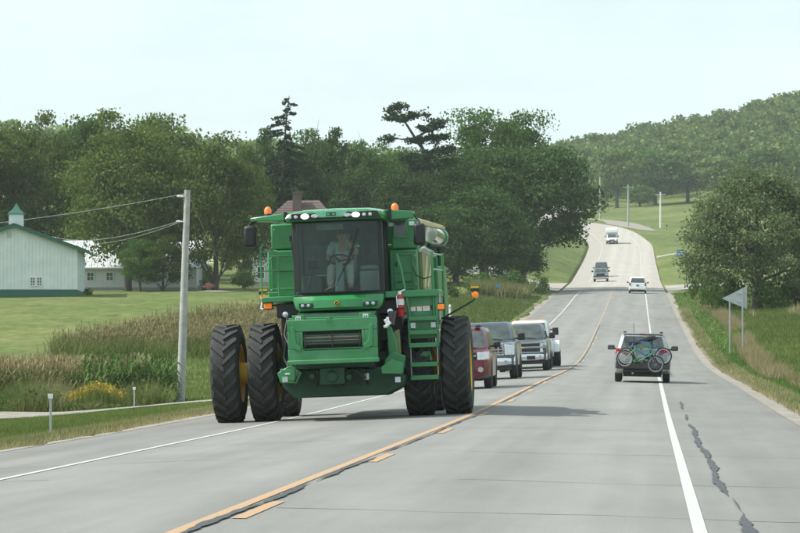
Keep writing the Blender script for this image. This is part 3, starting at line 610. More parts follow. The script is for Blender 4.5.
for key, px, Y, top, w, lab in [
    ('broadC', -14, 352, 116, 92, "leafy olive green tree behind the barn at the picture's far edge"),
    ('broadA', 40, 356, 117, 86, "broad olive tree rising straight behind the barn cupola"),
    ('broadB', 88, 372, 118, 84, "mid green tree behind the low white roofed farmhouse"),
    ('broadA', 128, 330, 114, 112, "big spreading tree with a thick trunk in front of the low farmhouse"),
    ('broadC', 163, 324, 236, 40, "low leafy tree in front of the farmhouse, left of the utility pole"),
    ('broadB', 140, 323, 239, 36, "small leafy tree just right of the thick trunk before the farmhouse"),
    ('broadC', 176, 362, 122, 80, "olive tree behind the grey utility pole"),
    ('broadB', 152, 388, 117, 62, "mid green tree peeking between the two tallest farmyard trees"),
    ('broadC', 216, 328, 138, 76, "brownish olive tree with low skirts right of the utility pole"),
    ('broadA', 244, 342, 150, 58, "smaller olive tree beside the white two storey farmhouse"),
    ('darkB', 258, 392, 131, 58, "dark green tree close to the left of the tall ragged spruce"),
    ('wiryA', 312, 402, 131, 62, "wiry topped tree above the brown hipped roof"),
    ('darkB', 338, 396, 130, 56, "dark tree with bare twigs above the machine's cab"),
    ('darkC', 300, 384, 152, 70, "dark bushy tree just behind the brown chimney"),
    ('wiryA', 372, 405, 141, 50, "thin topped tree left of the open pine"),
    ('darkB', 362, 378, 160, 66, "dark rounded tree behind the machine's right beacon"),
    ('broadB', 404, 418, 150, 60, "lighter green tree below the open pine"),
    ('darkC', 408, 366, 172, 74, "low dark tree behind the machine's unloading tube"),
    ('darkA', 456, 372, 158, 92, "dark heavy tree just right of the pine stem"),
    ('lightA', 486, 402, 110, 74, "tall pale topped tree left of the tallest crown by the road"),
    ('lightA', 520, 398, 112, 58, "tall pale topped tree nearest the road, above the dark crowns"),
    ('darkD', 522, 386, 148, 132, "wide dark tree whose boughs reach toward the far road"),
    ('darkC', 482, 362, 190, 84, "low dark tree behind the blue mailbox"),
    ('darkC', 438, 358, 205, 66, "low dark tree behind the machine's ladder side"),
    ('darkC', 512, 378, 216, 56, "low dark tree under the wide roadside crown")]:
    plant_tree(key, px, Y, top, w, lab, BH[key], G1)
spruce("spruce_tree", at(281, 372), 372, up(281, 95, 372) - ground_z(at(281, 372), 372), 4.6, "tall ragged dark spruce with a thin bent tip", 71, .3, .006, .9, .30)
pine("pine_tree", 432, 372, 104, "open old pine with flat layered boughs and a bent stem", 72)
plant_tree('greyA', 757, 262, 168, 138, "grey green bushy tree beside the road behind the pennant sign", BH['greyA'], None, rz=1.2)
for px, Y, top, w, lab in [(451, 300, 283, 19, "small round bush just right of the combine"), (-6, 322, 274, 26, "low bush by the barn's left side"), (88, 284, 287, 9, "little shrub at the barn's right corner"), (245, 338, 268, 24, "dense bush beside the two storey house"), (205, 345, 262, 24, "bush behind the leaning utility pole"), (541, 352, 274, 16, "bush at the edge of the shaded farm lane"), (512, 340, 270, 34, "shrub under the wide dark roadside tree"), (480, 338, 272, 30, "shrub left of the blue mailbox"), (702, 300, 262, 26, "straggly bush at the left foot of the grey green tree"), (795, 262, 270, 40, "bush at the right foot of the grey green tree"), (728, 266, 273, 36, "low pale bush under the grey green tree, left of its trunk"), (772, 258, 276, 34, "low bush hiding the ground right of the grey green tree's trunk"), (712, 270, 278, 24, "small bush behind the pennant sign's left post")]:
    plant_tree('bush', px, Y, top, w, lab, BH['bush'], "bushes round the farm and road", name="bush", cat="bush")
for key, px, Y, top, w, lab in [('farA', 617, 985, 149, 47, "round dark tree with a clear trunk in the far pasture"), ('farB', 655, 1000, 150, 56, "broad tree at the hill's foot behind the third far pole"), ('farA', 688, 1010, 152, 50, "broad tree at the hill's foot right of the far poles"), ('farB', 640, 965, 186, 26, "small round tree in the far pasture between two poles"),
    ('farB', 581, 1010, 172, 40, "far tree left of the first far pole"), ('farA', 722, 1000, 158, 54, "far tree rising behind the grey green roadside tree"), ('farB', 762, 990, 150, 60, "far tree on the lower hillside at the right"), ('farA', 560, 1020, 180, 36, "far tree just above the dark roadside crowns")]:
    plant_tree(key, px, Y, top, w, lab, BH[key], "trees in the far pasture")
# wooded hillsides: crowns nobody could count
def hillside(name, seed, boxes, label_kind='stuff'):
    rng = np.random.default_rng(seed); protos = []
    for k in range(7):
        P, _ = crown_pts(rng, 4.6, 4.6, 1, 11 + k % 3 * 1.5, 16, 19, 1.15, ['round', 'round', 'skirt'][k % 3], .6)
        V, Fq = leaf_quads(P, 1.2, rng, .4); protos.append(V)
    out = []
    for (x0, x1, y0, y1, n) in boxes:
        X = rng.uniform(x0, x1, n); Y = rng.uniform(y0, y1, n); Z = terrain_u(X - road_x(Y), Y); S = rng.uniform(.75, 1.3, n); A = rng.uniform(0, 6.28, n)
        for i in range(n):
            V = protos[i % 7]; c, s = math.cos(A[i]) * S[i], math.sin(A[i]) * S[i]
            out.append(np.stack([V[:, 0] * c - V[:, 1] * s + X[i], V[:, 0] * s + V[:, 1] * c + Y[i], V[:, 2] * S[i] + Z[i]], 1))
    V = np.concatenate(out); return kind(npmesh(name, V, np.arange(len(V)).reshape(-1, 4), 'hillwood'), 'stuff')
hillside("wooded_hillside", 81, [(-62, 95, 1035, 1300, 760), (-62, 95, 1300, 1560, 620)])
hillside("wooded_ridge", 82, [(-260, -50, 930, 1060, 520), (-290, -60, 1060, 1300, 180)])
# ---------------------------------------------------------------- grass, corn, flowers
def blades(name, m, pts, h, w, rng, lean=.35):
    n = len(pts); a = rng.uniform(0, 6.28, n); hh = h * rng.uniform(.5, 1.4, n); ww = np.broadcast_to(w, n) / 2
    d = np.stack([np.cos(a), np.sin(a), 0 * a], 1); l = rng.normal(size=(n, 3)) * lean * hh[:, None]; l[:, 2] = hh
    V = np.stack([pts - d * ww[:, None], pts + d * ww[:, None], pts + l * .98], 1).reshape(-1, 3)
    return kind(npmesh(name, V, np.arange(3 * n).reshape(n, 3), m), 'stuff')
def scatter(rng, n, u0, u1, y0, y1, bias=1.0):
    y = y0 + (y1 - y0) * rng.uniform(0, 1, n) ** bias; u = rng.uniform(0, 1, n)
    u = (u0(y) if callable(u0) else u0) * (1 - u) + (u1(y) if callable(u1) else u1) * u
    return np.stack([u + road_x(y), y, terrain_u(u, y) - .01], 1), u
rng = np.random.default_rng(91)
def drive_y(x): return np.interp(-x, [6, 9, 13, 18, 28, 60], [109, 108, 105, 101, 95, 80])
P, u = scatter(rng, 120000, lambda y: -7 - (y - 40) * .17, -6.75, 42, 108, 1.0); P = P[P[:, 1] < drive_y(P[:, 0]) - 5]
blades("verge_grass", 'grass', P, .11, .018, rng)
P, u = scatter(rng, 30000, -8.2, -6.3, 42, 110); P = P[P[:, 1] < drive_y(P[:, 0]) - 4.5]; blades("verge_grass", 'grass_tan', P, .13, .014, rng)
P, u = scatter(rng, 120000, 6.5, lambda y: np.minimum(7.2 + (y - 40) * .075, 19), 46, 172, 1.0); q = u < 7.9 + rng.normal(size=len(u)) * .35; blades("verge_grass", 'grass_fresh', P[q], .12, .02, rng); blades("verge_grass", 'grass', P[~q], .15, .022, rng)
P, u = scatter(rng, 70000, 6.5, lambda y: np.minimum(15 + (y - 150) * .04, 20), 150, 362, 1.1); q = u < 8.4 + rng.normal(size=len(u)) * .5; blades("verge_grass", 'grass_fresh', P[q], .17, .045, rng); blades("verge_grass", 'grass', P[~q], .2, .05, rng)
P, u = scatter(rng, 60000, 9, 24, 180, 345); blades("verge_grass", 'grass', P, .3, .07, rng)
P, u = scatter(rng, 24000, 6.3, 7.2, 46, 300); blades("verge_grass", 'grass_tan', P, .16, .022, rng)
def band(y): return 7.95 + .9 * np.sin(y * .035) * .4 + (y - 80) * .002
P, u = scatter(rng, 34000, lambda y: band(y) - .1, lambda y: band(y) + .9, 70, 300); keep = (np.sin(P[:, 1] * .21) + np.sin(P[:, 1] * .083 + 1) + rng.normal(size=len(P)) * .5) > -.3
blades("tall_dry_grass", 'grass_tan', P[keep], .46, .026, rng, .35)
P, u = scatter(rng, 22000, 11, 22, 190, 330); keep = (np.sin(P[:, 0] * .9) + np.sin(P[:, 1] * .11)) > .5; blades("tall_dry_grass", 'grass_tan', P[keep], .6, .05, rng, .3)
P, u = scatter(rng, 46000, lambda y: -24, -7.0, 113.5, 205); blades("verge_grass", 'grass', P, np.interp(P[:, 1], [125, 150], [.10, .26]), .04, rng)
P, u = scatter(rng, 26000, lambda y: -14, -7.0, 205, 345); blades("verge_grass", 'grass', P, .22, .07, rng)
P = np.stack([rng.uniform(-14, -9, 9000), rng.uniform(326, 350, 9000), np.zeros(9000)], 1); P[:, 2] = terrain_u(P[:, 0] - road_x(P[:, 1]), P[:, 1]); blades("tall_weeds", 'grass_tan', P[:4500], 1.2, .10, rng); blades("tall_weeds", 'grass', P[4500:], 1.3, .12, rng)
def corn_plant(rng, h):
    V = []; T = []
    def quad(a, b, c, d, L): L.append([a, b, c, d])
    w = .022; quad((-w, 0, 0), (w, 0, 0), (w * .6, 0, h), (-w * .6, 0, h), V); quad((0, -w, 0), (0, w, 0), (0, w * .6, h), (0, -w * .6, h), V)
    for k in range(9):
        z = h * (.15 + .085 * k); a = k * 2.6 + rng.uniform(-.5, .5); ln = rng.uniform(.45, .75); d = np.array([math.cos(a), math.sin(a), 0]); p = np.array([-d[1], d[0], 0]) * .045
        b = np.array([0, 0, z]); m1 = b + d * ln * .5 + np.array([0, 0, ln * .42]); e = b + d * ln + np.array([0, 0, ln * rng.uniform(-.35, .2)])
        quad(b - p * .5, b + p * .5, m1 + p, m1 - p, V); quad(m1 - p, m1 + p, e + p * .15, e - p * .15, V)
    for k in range(4):
        a = rng.uniform(0, 6.28); d = np.array([math.cos(a), math.sin(a), 0]); b = np.array([0, 0, h]); e = b + d * rng.uniform(.05, .2) + np.array([0, 0, rng.uniform(.2, .4)]); p = np.array([-d[1], d[0], 0]) * .022
        quad(b - p, b + p, e + p, e - p, T)
    return np.array(V, float).reshape(-1, 3), np.array(T, float).reshape(-1, 3)
def corn_field(name, rng, X, Y, h, m, tassel=True):
    pr = [corn_plant(rng, 1.75 + .1 * k) for k in range(6)]; A = []; B = []; Z = terrain_u(X - road_x(Y), Y)
    for i in range(len(X)):
        a = rng.uniform(0, 6.28); s = h / 2.0 * rng.uniform(.82, 1.15); c, q = math.cos(a) * s, math.sin(a) * s
        for V, L in ((pr[i % 6][0], A), (pr[i % 6][1], B)): L.append(np.stack([V[:, 0] * c - V[:, 1] * q + X[i], V[:, 0] * q + V[:, 1] * c + Y[i], V[:, 2] * s + Z[i]], 1))
    V = np.concatenate(A); o = kind(npmesh(name, V, np.arange(len(V)).reshape(-1, 4), m), 'stuff')
    if tassel: V = np.concatenate(B); kind(npmesh("corn_tassels", V, np.arange(len(V)).reshape(-1, 4), 'tassel', o), 'stuff')
    return o
def field_pts(rng, n, y0, y1, p0, p1):
    Y = rng.uniform(y0, y1, n); L = np.array([at(p0, y) for y in (y0, y1)]); Rr = np.array([at(p1, y) for y in (y0, y1)]); f = (Y - y0) / (y1 - y0)
    l = L[0] + (L[1] - L[0]) * f; r = Rr[0] + (Rr[1] - Rr[0]) * f; return l + (r - l) * rng.uniform(0, 1, n), Y
X, Y = field_pts(rng, 1900, 123, 141, -25, 150); corn_field("corn_patch", rng, X, Y, 1.32, 'corn')
X, Y = field_pts(rng, 620, 121, 134, 84, 174); corn_field("green_corn_patch", rng, X, Y, 1.6, 'corn_green', False)
X, Y = field_pts(rng, 5200, 192, 244, 50, 300); pxs = 648 + (X - 3.28) * 3340 / Y; k = Y < np.interp(pxs, [50, 90, 130, 200, 260, 300], [194, 203, 214, 231, 240, 242]) + rng.normal(size=len(X)) * 2.2
corn_field("weedy_corn_patch", rng, X[k][:2600], Y[k][:2600], 1.15, 'corn')
Pz = np.stack([X, Y, terrain_u(X - road_x(Y), Y)], 1)[k]; blades("tall_dry_grass", 'grass_tan', np.repeat(Pz, 7, 0) + rng.normal(size=(7 * len(Pz), 3)) * np.array([.5, .5, 0]), .85, .07, rng, .35)
X, Y = field_pts(rng, 1500, 190, 200, 60, 280); Pz = np.stack([X, Y, terrain_u(X - road_x(Y), Y)], 1); blades("tall_weeds", 'grass', np.repeat(Pz, 6, 0) + rng.normal(size=(9000, 3)) * .35 * np.array([1, 1, 0]), .9, .07, rng)
def bloom_patch(px0, px1, y0, y1, n):
    X, Y = field_pts(rng, n, y0, y1, px0, px1); Z = terrain_u(X - road_x(Y), Y); base = np.stack([X, Y, Z], 1)
    hh = .95 * np.clip(.62 + .4 * np.sin(X * 1.9) * np.sin(Y * .7 + X), .35, 1.1); st = np.repeat(base, 7, 0) + rng.normal(size=(7 * n, 3)) * np.array([.12, .12, 0])
    blades("goldenrod_stems", 'grass', st, np.repeat(hh, 7), .035, rng, .2)
    C = np.repeat(base + np.stack([0 * X, 0 * X, hh * .95], 1), 13, 0) + rng.normal(size=(13 * n, 3)) * np.array([.13, .13, .08]); V, Fq = leaf_quads(C, .07, rng)
    return kind(npmesh("goldenrod_blooms", V, Fq, 'goldenrod'), 'stuff')
bloom_patch(66, 118, 113.5, 119, 210); bloom_patch(112, 130, 115, 119, 30)
X, Y = field_pts(rng, 26000, 112, 124, -20, 170); hh = .5 * (1 + .55 * np.sin(X * 1.3 + Y * .4) * np.sin(X * .47 + 1) + .3 * np.sin(X * 3.1)); pxs = 648 + (X - 3.28) * 3340 / Y; hh = hh * np.where((pxs > 60) & (pxs < 128) & (Y < 119.5), .45, 1); P = np.stack([X, Y, terrain_u(X - road_x(Y), Y)], 1)
q = rng.uniform(0, 1, len(X)) < .26 + .2 * np.sin(X * .8 + 2); blades("tall_weeds", 'grass_tan', P[q], hh[q] * 1.25, .024, rng); blades("tall_weeds", 'grass', P[~q], hh[~q], .034, rng)
V, Fq = leaf_quads(P[::4] + np.stack([0 * X[::4], 0 * X[::4], hh[::4] * rng.uniform(.3, 1.1, len(X[::4]))], 1), .12, rng); kind(npmesh("weed_leaves", V, Fq, 'corn_green'), 'stuff')
# ---------------------------------------------------------------- poles, wires, signs, markers
def pole(X, Y, H, label, r=.13, lean=0., arm=False, m='wood_pole', group=None, z=None):
    z0 = (ground_z(X, Y) if z is None else z) - .3
    o = thing("utility_pole", label, "utility pole", (X, Y, z0), 0, group, ry=lean)
    MB().tube([(0, 0, 0), (0, 0, H * .5), (0, 0, H + .3)], [r * 1.25, r * 1.1, r * .85], 12).build("shaft", m, o, smooth=60)
    if arm:
        b = MB(); b.box((0, -.12, H - .35), (2.3, .1, .12)); ca = b.build("crossarm", m, o)
        for x in (-1.05, -.45, .45, 1.05): MB().lathe([(0, .05), (.08, .06), (.16, .035)], 'z', (x, -.12, H - .29), 10).build("insulator", 'sign_back', ca)
    return o, z0
PX, PY = at(180.5, 128), 128.
pz = ground_z(PX, PY); PH = up(187, 190, PY) - pz
lp, lz = pole(PX, PY, PH, "weathered grey utility pole leaning beside the cornfield", .135, math.atan((at(187, 128) - at(180.5, 128)) / PH), False)
b = MB()
b.lathe([(-.3, .02), (-.22, .05), (-.14, .03), (-.1, .05), (0, .03)], 'x', (-.1, -.05, PH + .05), 10); b.build("insulator", 'white_plate', lp)
b = MB(); b.lathe([(-.3, .02), (-.2, .05), (-.1, .03), (0, .02)], 'x', (-.1, -.05, PH + .3 - (222 - 190) / 26.1), 10); b.build("insulator", 'white_plate', lp)
def wire(name, a, b, sag, label, r=.012, n=18):
    a, b = Vector(a), Vector(b); pts = [a.lerp(b, k / n) - Vector((0, 0, sag * 4 * (k / n) * (1 - k / n))) for k in range(n + 1)]
    return tag(MB().tube(pts, r, 5).build(name, 'sign_back', None, smooth=60), label, "wire")
wire("power_line", (at(184.5, 128), 127.9, up(184.5, 194, 128)), (at(-160, 133), 133, up(-160, 236, 133)), .25, "upper power line running left from the leaning pole", .009)
wire("service_wire", (at(179, 128), 127.9, up(179, 221.5, 128)), (at(52, 270), 270, up(52, 236.5, 270)), .5, "service drop wire from the leaning pole toward the barn", .010)
wire("service_wire", (at(178, 128), 127.9, up(178, 223, 128)), (at(66, 300), 300, up(66, 239, 300)), .6, "lowest slack wire from the leaning pole over the barn roof", .009)
wire("service_wire", (at(187, 128), 128.1, up(187, 192, 128)), (at(231, 330), 330, up(231, 288, 330)), .1, "thin wire falling from the pole top toward the farmhouse", .008)
for px, Y, top, base, lab, arm, m in [(600.2, 800, 177, 219, "far utility pole nearest the bend of the road", False, 'wood_pole'), (628.3, 762, 184.5, 229, "far utility pole with a crossarm right of the bend", True, 'wood_pole'), (660.6, 760, 192, 231, "whitish far utility pole by the pasture fence", True, 'white'), (704, 770, 192, 238, "far utility pole half hidden by the grey green tree", True, 'wood_pole')]:
    z = up(px, base, Y); zt = min(z, ground_z(at(px, Y), Y)); pole(at(px, Y), Y, up(px, top, Y) - zt, lab, .17, 0, arm, m, "utility poles along the far road", zt)
def marker(px, Y, topy, label):
    X = at(px, Y); z = ground_z(X, Y); h = up(px, topy, Y) - z
    o = thing("delineator_post", label, "marker post", (X, Y, z - .15), 0, "delineator posts along the verge")
    p = MB(); p.prism([(-.022, -.012), (-.018, .006), (-.008, .008), (-.008, .022), (.008, .022), (.008, .008), (.018, .006), (.022, -.012), (.018, -.015), (-.018, -.015)], 'xy', 0, h + .1); p.build("post", 'steel', o)
    b = MB(); b.box((0, -.024, h + .09), (.095, .012, .09)); b.build("reflector", 'white_plate', o, .004); return o
marker(51, 62, 393, "steel delineator post with white reflector on the mown verge")
marker(134.5, 107.5, 386.5, "delineator post with white reflector by the gravel drive below the corn")
# pennant sign seen from behind, on two posts
SY = 172.; sx0, sx1 = at(729.5, SY), at(742.5, SY); szb = ground_z((sx0 + sx1) / 2, SY); sg = thing("pennant_sign", "grey back of a pennant shaped road sign on two posts", "road sign", ((sx0 + sx1) / 2, SY, szb), 0)
for x in (sx0, sx1):
    hh = up(735, 300 if x == sx0 else 288, SY) - szb; MB().ext(x - (sx0 + sx1) / 2 - .035, x - (sx0 + sx1) / 2 + .035, -.03, .03, -.4, hh - .02).build("post", 'steel', sg)
cx_ = (sx0 + sx1) / 2; T = [(at(747, SY) - cx_, up(747, 286, SY) - szb), (at(747, SY) - cx_, up(747, 309, SY) - szb), (at(722, SY) - cx_, up(722, 298.5, SY) - szb)]
MB().prism(T, 'xz', .035, .05).build("plate", 'sign_back', sg)
b = MB(); zc = (T[0][1] + T[1][1]) / 2
for dz in (.22, -.22): b.ext(T[2][0] + .75, T[0][0] - .04, .0, .033, zc + dz - .025, zc + dz + .025)
b.build("brace", 'steel', sg)
# blue sign with two legs, mailboxes
BY = 428.; bxx = at(682, BY); bzz = ground_z(bxx, BY); bs = thing("blue_sign", "small blue sign on two posts by the far side road", "road sign", (bxx, BY, bzz), 0)
for x in (-.55, .55): MB().ext(x - .04, x + .04, -.04, .04, -.3, up(682, 250, BY) - bzz).build("post", 'steel', bs)
z1, z0 = up(682, 250, BY) - bzz, up(682, 256, BY) - bzz; MB().ext(-.65, .65, -.07, -.045, z0, z1).build("panel", 'blue_sign', bs)
b = MB()
for k, (x0, x1) in enumerate([(-.5, .4), (-.5, .1)]): b.ext(x0, x1, -.074, -.068, z0 + .2 + .3 * (1 - k), z0 + .3 + .3 * (1 - k))
b.build("lettering", 'white_plate', bs)
def mailbox(px, Y, py, label, m, post='tan_wood'):
    X = at(px, Y); z = ground_z(X, Y); h = max(.8, up(px, py, Y) - z); o = thing("mailbox", label, "mailbox", (X, Y, z), 0)
    MB().ext(-.06, .06, -.06, .06, -.3, h).build("post", post, o)
    MB().prism([(-.16, h), (.16, h), (.16, h + .2), (.11, h + .3), (0, h + .34), (-.11, h + .3), (-.16, h + .2)], 'xz', -.35, .3).build("box", m, o); return o
mailbox(498, 322, 287.5, "blue mailbox on a pale post under the dark trees", 'blue_sign'); mailbox(686.5, 426, 263, "dark mailbox beside the small blue sign", 'black'); mailbox(667, 750, 233, "dark mailbox by the far pasture fence", 'black')
o = thing("marker_post", "short white post in the grass left of the road", "marker post", (at(450, 200), 200, ground_z(at(450, 200), 200)), 0)
h = up(450, 304.5, 200) - o.location.z; MB().tube([(0, 0, -.3), (0, 0, h - .05), (0, 0, h)], [.07, .07, .02], 10).build("post", 'white', o)
MB().lathe([(0, .074), (.1, .074)], 'z', (0, 0, h - .25), 10).build("band", 'sign_back', o)
# field fence posts
for k, (px, Y, t) in enumerate([(200, 168, 330), (186, 166, 334), (239, 172, 326), (170, 164, 336)]): pass
M['maroon_dull'] = mat("dull_red", (.16, .03, .03), .6)
# ride-on mower parked under the trees
mx_, my_ = at(206.5, 322), 322; mz_ = ground_z(mx_, my_); mo = thing("riding_mower", "small red and black ride-on machine parked under the trees", "mower", (mx_, my_, mz_), R(75))
MB().prism([(-.8, .3), (-.8, .62), (-.1, .72), (.1, .45), (.8, .45), (.8, .3)], 'yz', -.28, .28).build("body", 'maroon_dull', mo, .03)
MB().prism([(.15, .5), (.6, .5), (.7, 1.05), (.6, 1.08), (.5, .62), (.15, .62)], 'yz', -.25, .25).build("seat", 'black', mo, .02)
MB().tube([(0, -.05, .7), (0, .02, .95)], .02).torus((0, .03, .97), .16, .018, 'z').build("steering_wheel", 'black', mo)
for x, y, r in ((-.42, -.55, .2), (.42, -.55, .2), (-.46, .5, .28), (.46, .5, .28)): MB().lathe([(-.1, r * .9), (-.08, r), (.08, r), (.1, r * .9)], 'x', (x, y, r), 18).build("wheel", 'rubber', mo)
# ---------------------------------------------------------------- vehicles
def paint(name, c, metal=.35): return mat(name, c, .32, metal, .05, 1.5, coat=.5)
M['maroon'] = paint("maroon_paint", (.14, .006, .014)); M['steelblue'] = paint("grey_blue_paint", (.065, .09, .115)); M['charcoal'] = paint("charcoal_paint", (.06, .065, .07))
M['carwhite'] = paint("car_white", (.72, .74, .74), 0); M['silver'] = paint("silver_paint", (.34, .36, .365), .2); M['darkcar'] = paint("dark_paint", (.035, .045, .06)); M['grey_trim'] = mat("grey_trim", (.06, .065, .065), .65)
M['tail'] = mat("tail_lens", (.38, .02, .03), .2, var=.15); M['headlamp'] = mat("headlamp", (.62, .66, .68), .08, metal=.25, var=.2, scale=16, coat=.6)
def lerp(a, b, t): return Vector(a).lerp(Vector(b), t)
def panel(mb, q, u0, u1, v0, v1, off=.006, th=.012):
    bl, br, tr, tl = [Vector(p) for p in q]; n = (br - bl).cross(tl - bl).normalized()
    f = lambda u, v: bl.lerp(br, u).lerp(tl.lerp(tr, u), v)
    P = [f(u0, v0), f(u1, v0), f(u0, v1), f(u1, v1)]
    mb.hexa([P[0] + n * off, P[1] + n * off, P[0] - n * th, P[1] - n * th, P[2] + n * off, P[3] + n * off, P[2] - n * th, P[3] - n * th])
def wheel(parent, x, y, r, w, rim='steel', name="wheel"):
    s = 1 if x > 0 else -1
    m = MB(); m.lathe([(-.02, r * .62), (s * w * .30, r * .62), (s * w * .34, r * .55), (s * w * .26, r * .2), (s * w * .3, .05)], 'x', (0, 0, 0), 20); 
    o = m.build(name, rim, parent, loc=(x, y, r))
    t = MB(); t.lathe([(-w * .38, r * .62), (-w * .5, r * .78), (-w * .44, r * .96), (-w * .3, r), (w * .3, r), (w * .44, r * .96), (w * .5, r * .78), (w * .38, r * .62)], 'x', (0, 0, 0), 28, False); t.build("tyre", 'rubber', o)
    sp = MB()
    for k in range(5):
        a = k * 1.2566; sp.box((s * w * .3, math.cos(a) * r * .36, math.sin(a) * r * .36), (w * .1, r * .09, r * .5), ('X', a - math.pi / 2 + math.pi / 2 * 0 + math.pi / 2))
    sp.build("spoke", rim, o); return o
def vehicle(name, label, cat, S, X, Y, rz, group=None, details=None):
    u = X - float(road_x(Y)); e = 1.2; slope = float(road_z(Y + e) - road_z(Y - e)) / (2 * e)
    cross = -(.04 if Y < 250 else .022) if u < 0 else .021; sg = math.cos(rz)
    root = thing(name, label, cat, (X, Y, float(surf_z(np.array([u]), np.array([Y]))[0]) + .008), rz, group, math.atan(slope * sg), math.atan(cross * sg))
    L, W, sill, wr = S['L'], S['W'], S.get('sill', .3), S['wr']; hw = W / 2; ra = wr + .07
    yw = S['axles']; st = sorted(set([round(v, 3) for v in np.linspace(-L / 2, L / 2, 15)] + [round(w + ra * k, 3) for w in yw for k in (-1.02, -1, -.85, -.5, 0, .5, .85, 1, 1.02)] + [round(p[0], 3) for p in S['top']]))
    st = [y for y in st if -L / 2 <= y <= L / 2]
    ty, tz = zip(*S['top']); py_, pw = zip(*S['plan']); rings = []
    for y in st:
        zt = float(np.interp(y, ty, tz)); w = float(np.interp(y, py_, pw)); zb = sill + S.get('upf', .12) * max(0, 1 - (y + L / 2) / .35) + .12 * max(0, 1 - (L / 2 - y) / .4)
        for a in yw:
            if abs(y - a) < ra: zb = max(zb, wr + math.sqrt(max(0, ra * ra - (y - a) ** 2)))
        zb = min(zb, zt - .18); zm = zb + (zt - zb) * .55; sh = S.get('shoulder', .06)
        half = [(0, zb), (w - .1, zb), (w - .02, zb + .03), (w, zm), (w - .015, zt - .13), (w - sh * .6, zt - .05), (w - sh - .07, zt), (0, zt + S.get('crown', .025))]
        rings.append([(x, y, z) for x, z in half] + [(-x, y, z) for x, z in half[-2:0:-1]])
    MB().loft(rings).build("body", S['paint'], root, 0, 38)
    if not S.get('far'): MB().ext(-hw + .28, hw - .28, -L / 2 + .25, L / 2 - .2, sill - .08, sill + .25).build("underbody", 'black', root)
    y0, y1, y2, y3, wb, wt, zb, zr = S['gh']; rr = []
    for f in (0, .55, .86, .96, 1.0):
        sh = {0: 0, .55: .012, .86: .02, .96: -.015, 1.: -.12}[f]; z = zb - .04 + (zr - zb + .04) * f; w = wb + (wt - wb) * f + sh; a = y0 + (y1 - y0) * f - sh * .6; b = y3 + (y2 - y3) * f + sh * .6
        c = .12; rr.append([(-w + c, a - .05, z), (w - c, a - .05, z), (w, a + c * 1.6, z), (w, b - c, z), (w - c, b, z), (-w + c, b, z), (-w, b - c, z), (-w, a + c * 1.6, z)])
    MB().loft(rr).build("cabin", S.get('roofpaint', S['paint']), root, 0, 30)
    # glass proud of the cabin shell
    def P(x, f, which):
        sh = .012 * min(1, f / .55); w = wb + (wt - wb) * f + sh; z = zb - .04 + (zr - zb + .04) * f
        return Vector((x * w, (y0 + (y1 - y0) * f - .05 - sh * .6) if which == 'f' else (y3 + (y2 - y3) * f + sh * .6), z))
    fr = lambda f, y: y0 + (y1 - y0) * f + .18 + (y3 + (y2 - y3) * f - .12 - (y0 + (y1 - y0) * f + .18)) * y
    m = MB(); panel(m, (P(-.88, .1, 'f'), P(.88, .1, 'f'), P(.87, .85, 'f'), P(-.87, .85, 'f')), 0, 1, 0, 1); ws = m.build("windshield", 'glass_car', root)
    if S.get('wiper', True) and not S.get('far'):
        m = MB()
        for x0, x1 in ((-.1, -.62), (.55, .02)): a = P(x0, .1, 'f'); b = P(x1, .19, 'f'); m.tube([a + Vector((0, -.02, .0)), b + Vector((0, -.025, 0))], .012, 5)
        m.build("wiper", 'black', ws)
    m = MB(); panel(m, (P(.86, .16, 'r'), P(-.86, .16, 'r'), P(-.84, .84, 'r'), P(.84, .84, 'r')), 0, 1, 0, 1); m.build("rear_window", 'glass_car', root)
    for s in (-1, 1):
        for a, b in S.get('sidewin', ((.0, .46), (.5, .96))):
            m = MB(); q = []
            for f, t in ((.14, a), (.14, b), (.84, b), (.84, a)): q.append(Vector((s * (wb + (wt - wb) * f + .012), fr(f, t), zb - .04 + (zr - zb + .04) * f)))
            if s < 0: q = [q[1], q[0], q[3], q[2]]
            panel(m, q, 0, 1, 0, 1); m.build("side_window", 'glass_car', root)
    for i, a in enumerate(yw):
        for s in (-1, 1):
            wheel(root, s * (hw - S.get('inset', .13)), a, wr, S.get('tw', .23), S.get('rim', 'steel'))
            if S.get('dually') and i == 1: wheel(root, s * (hw + .11), a, wr, S.get('tw', .23), S.get('rim', 'steel'))
    mw, mh, mz = S.get('mirror', (.2, .16, zb + .1))
    for s in (-1, 1):
        m = MB(); yy = y0 + .42; m.box((s * (hw + .02 + mw / 2), yy, mz), (mw, .1, mh)); mo = m.build("mirror", S.get('mirrorm', 'black'), root, .03)
        m = MB(); m.box((s * (hw - .02), yy + .01, mz - mh * .25), (.14, .05, .05)); 
        if S.get('tow'): m.box((s * (hw - .02), yy + .01, mz + mh * .25), (.14, .05, .05))
        m.build("mirror_arm", 'black', mo)
        m = MB(); m.box((s * (hw + .02 + mw / 2), yy + .053, mz), (mw * .82, .006, mh * .8)); m.build("mirror_glass", 'pane', mo)
        for t in (.28, .74):
            if not S.get('far'): MB().box((s * (wb + .035), fr(0, t), zb - .1), (.03, .16, .035)).build("door_handle", S.get('handle', 'black'), root, .006)
    if details: details(root, S)
    return root
def lp(root, y, z, s, m='white_plate', x=0):
    p = MB().box((x, y, z), (.31, .012, .155)).build("licence_plate", m, root, .004)
    k = MB()
    for i in range(6): k.box((x - .11 + .044 * i, y + s * .008, z - .005), (.024, .004, .065))
    k.build("plate_marks", 'steelblue', p)
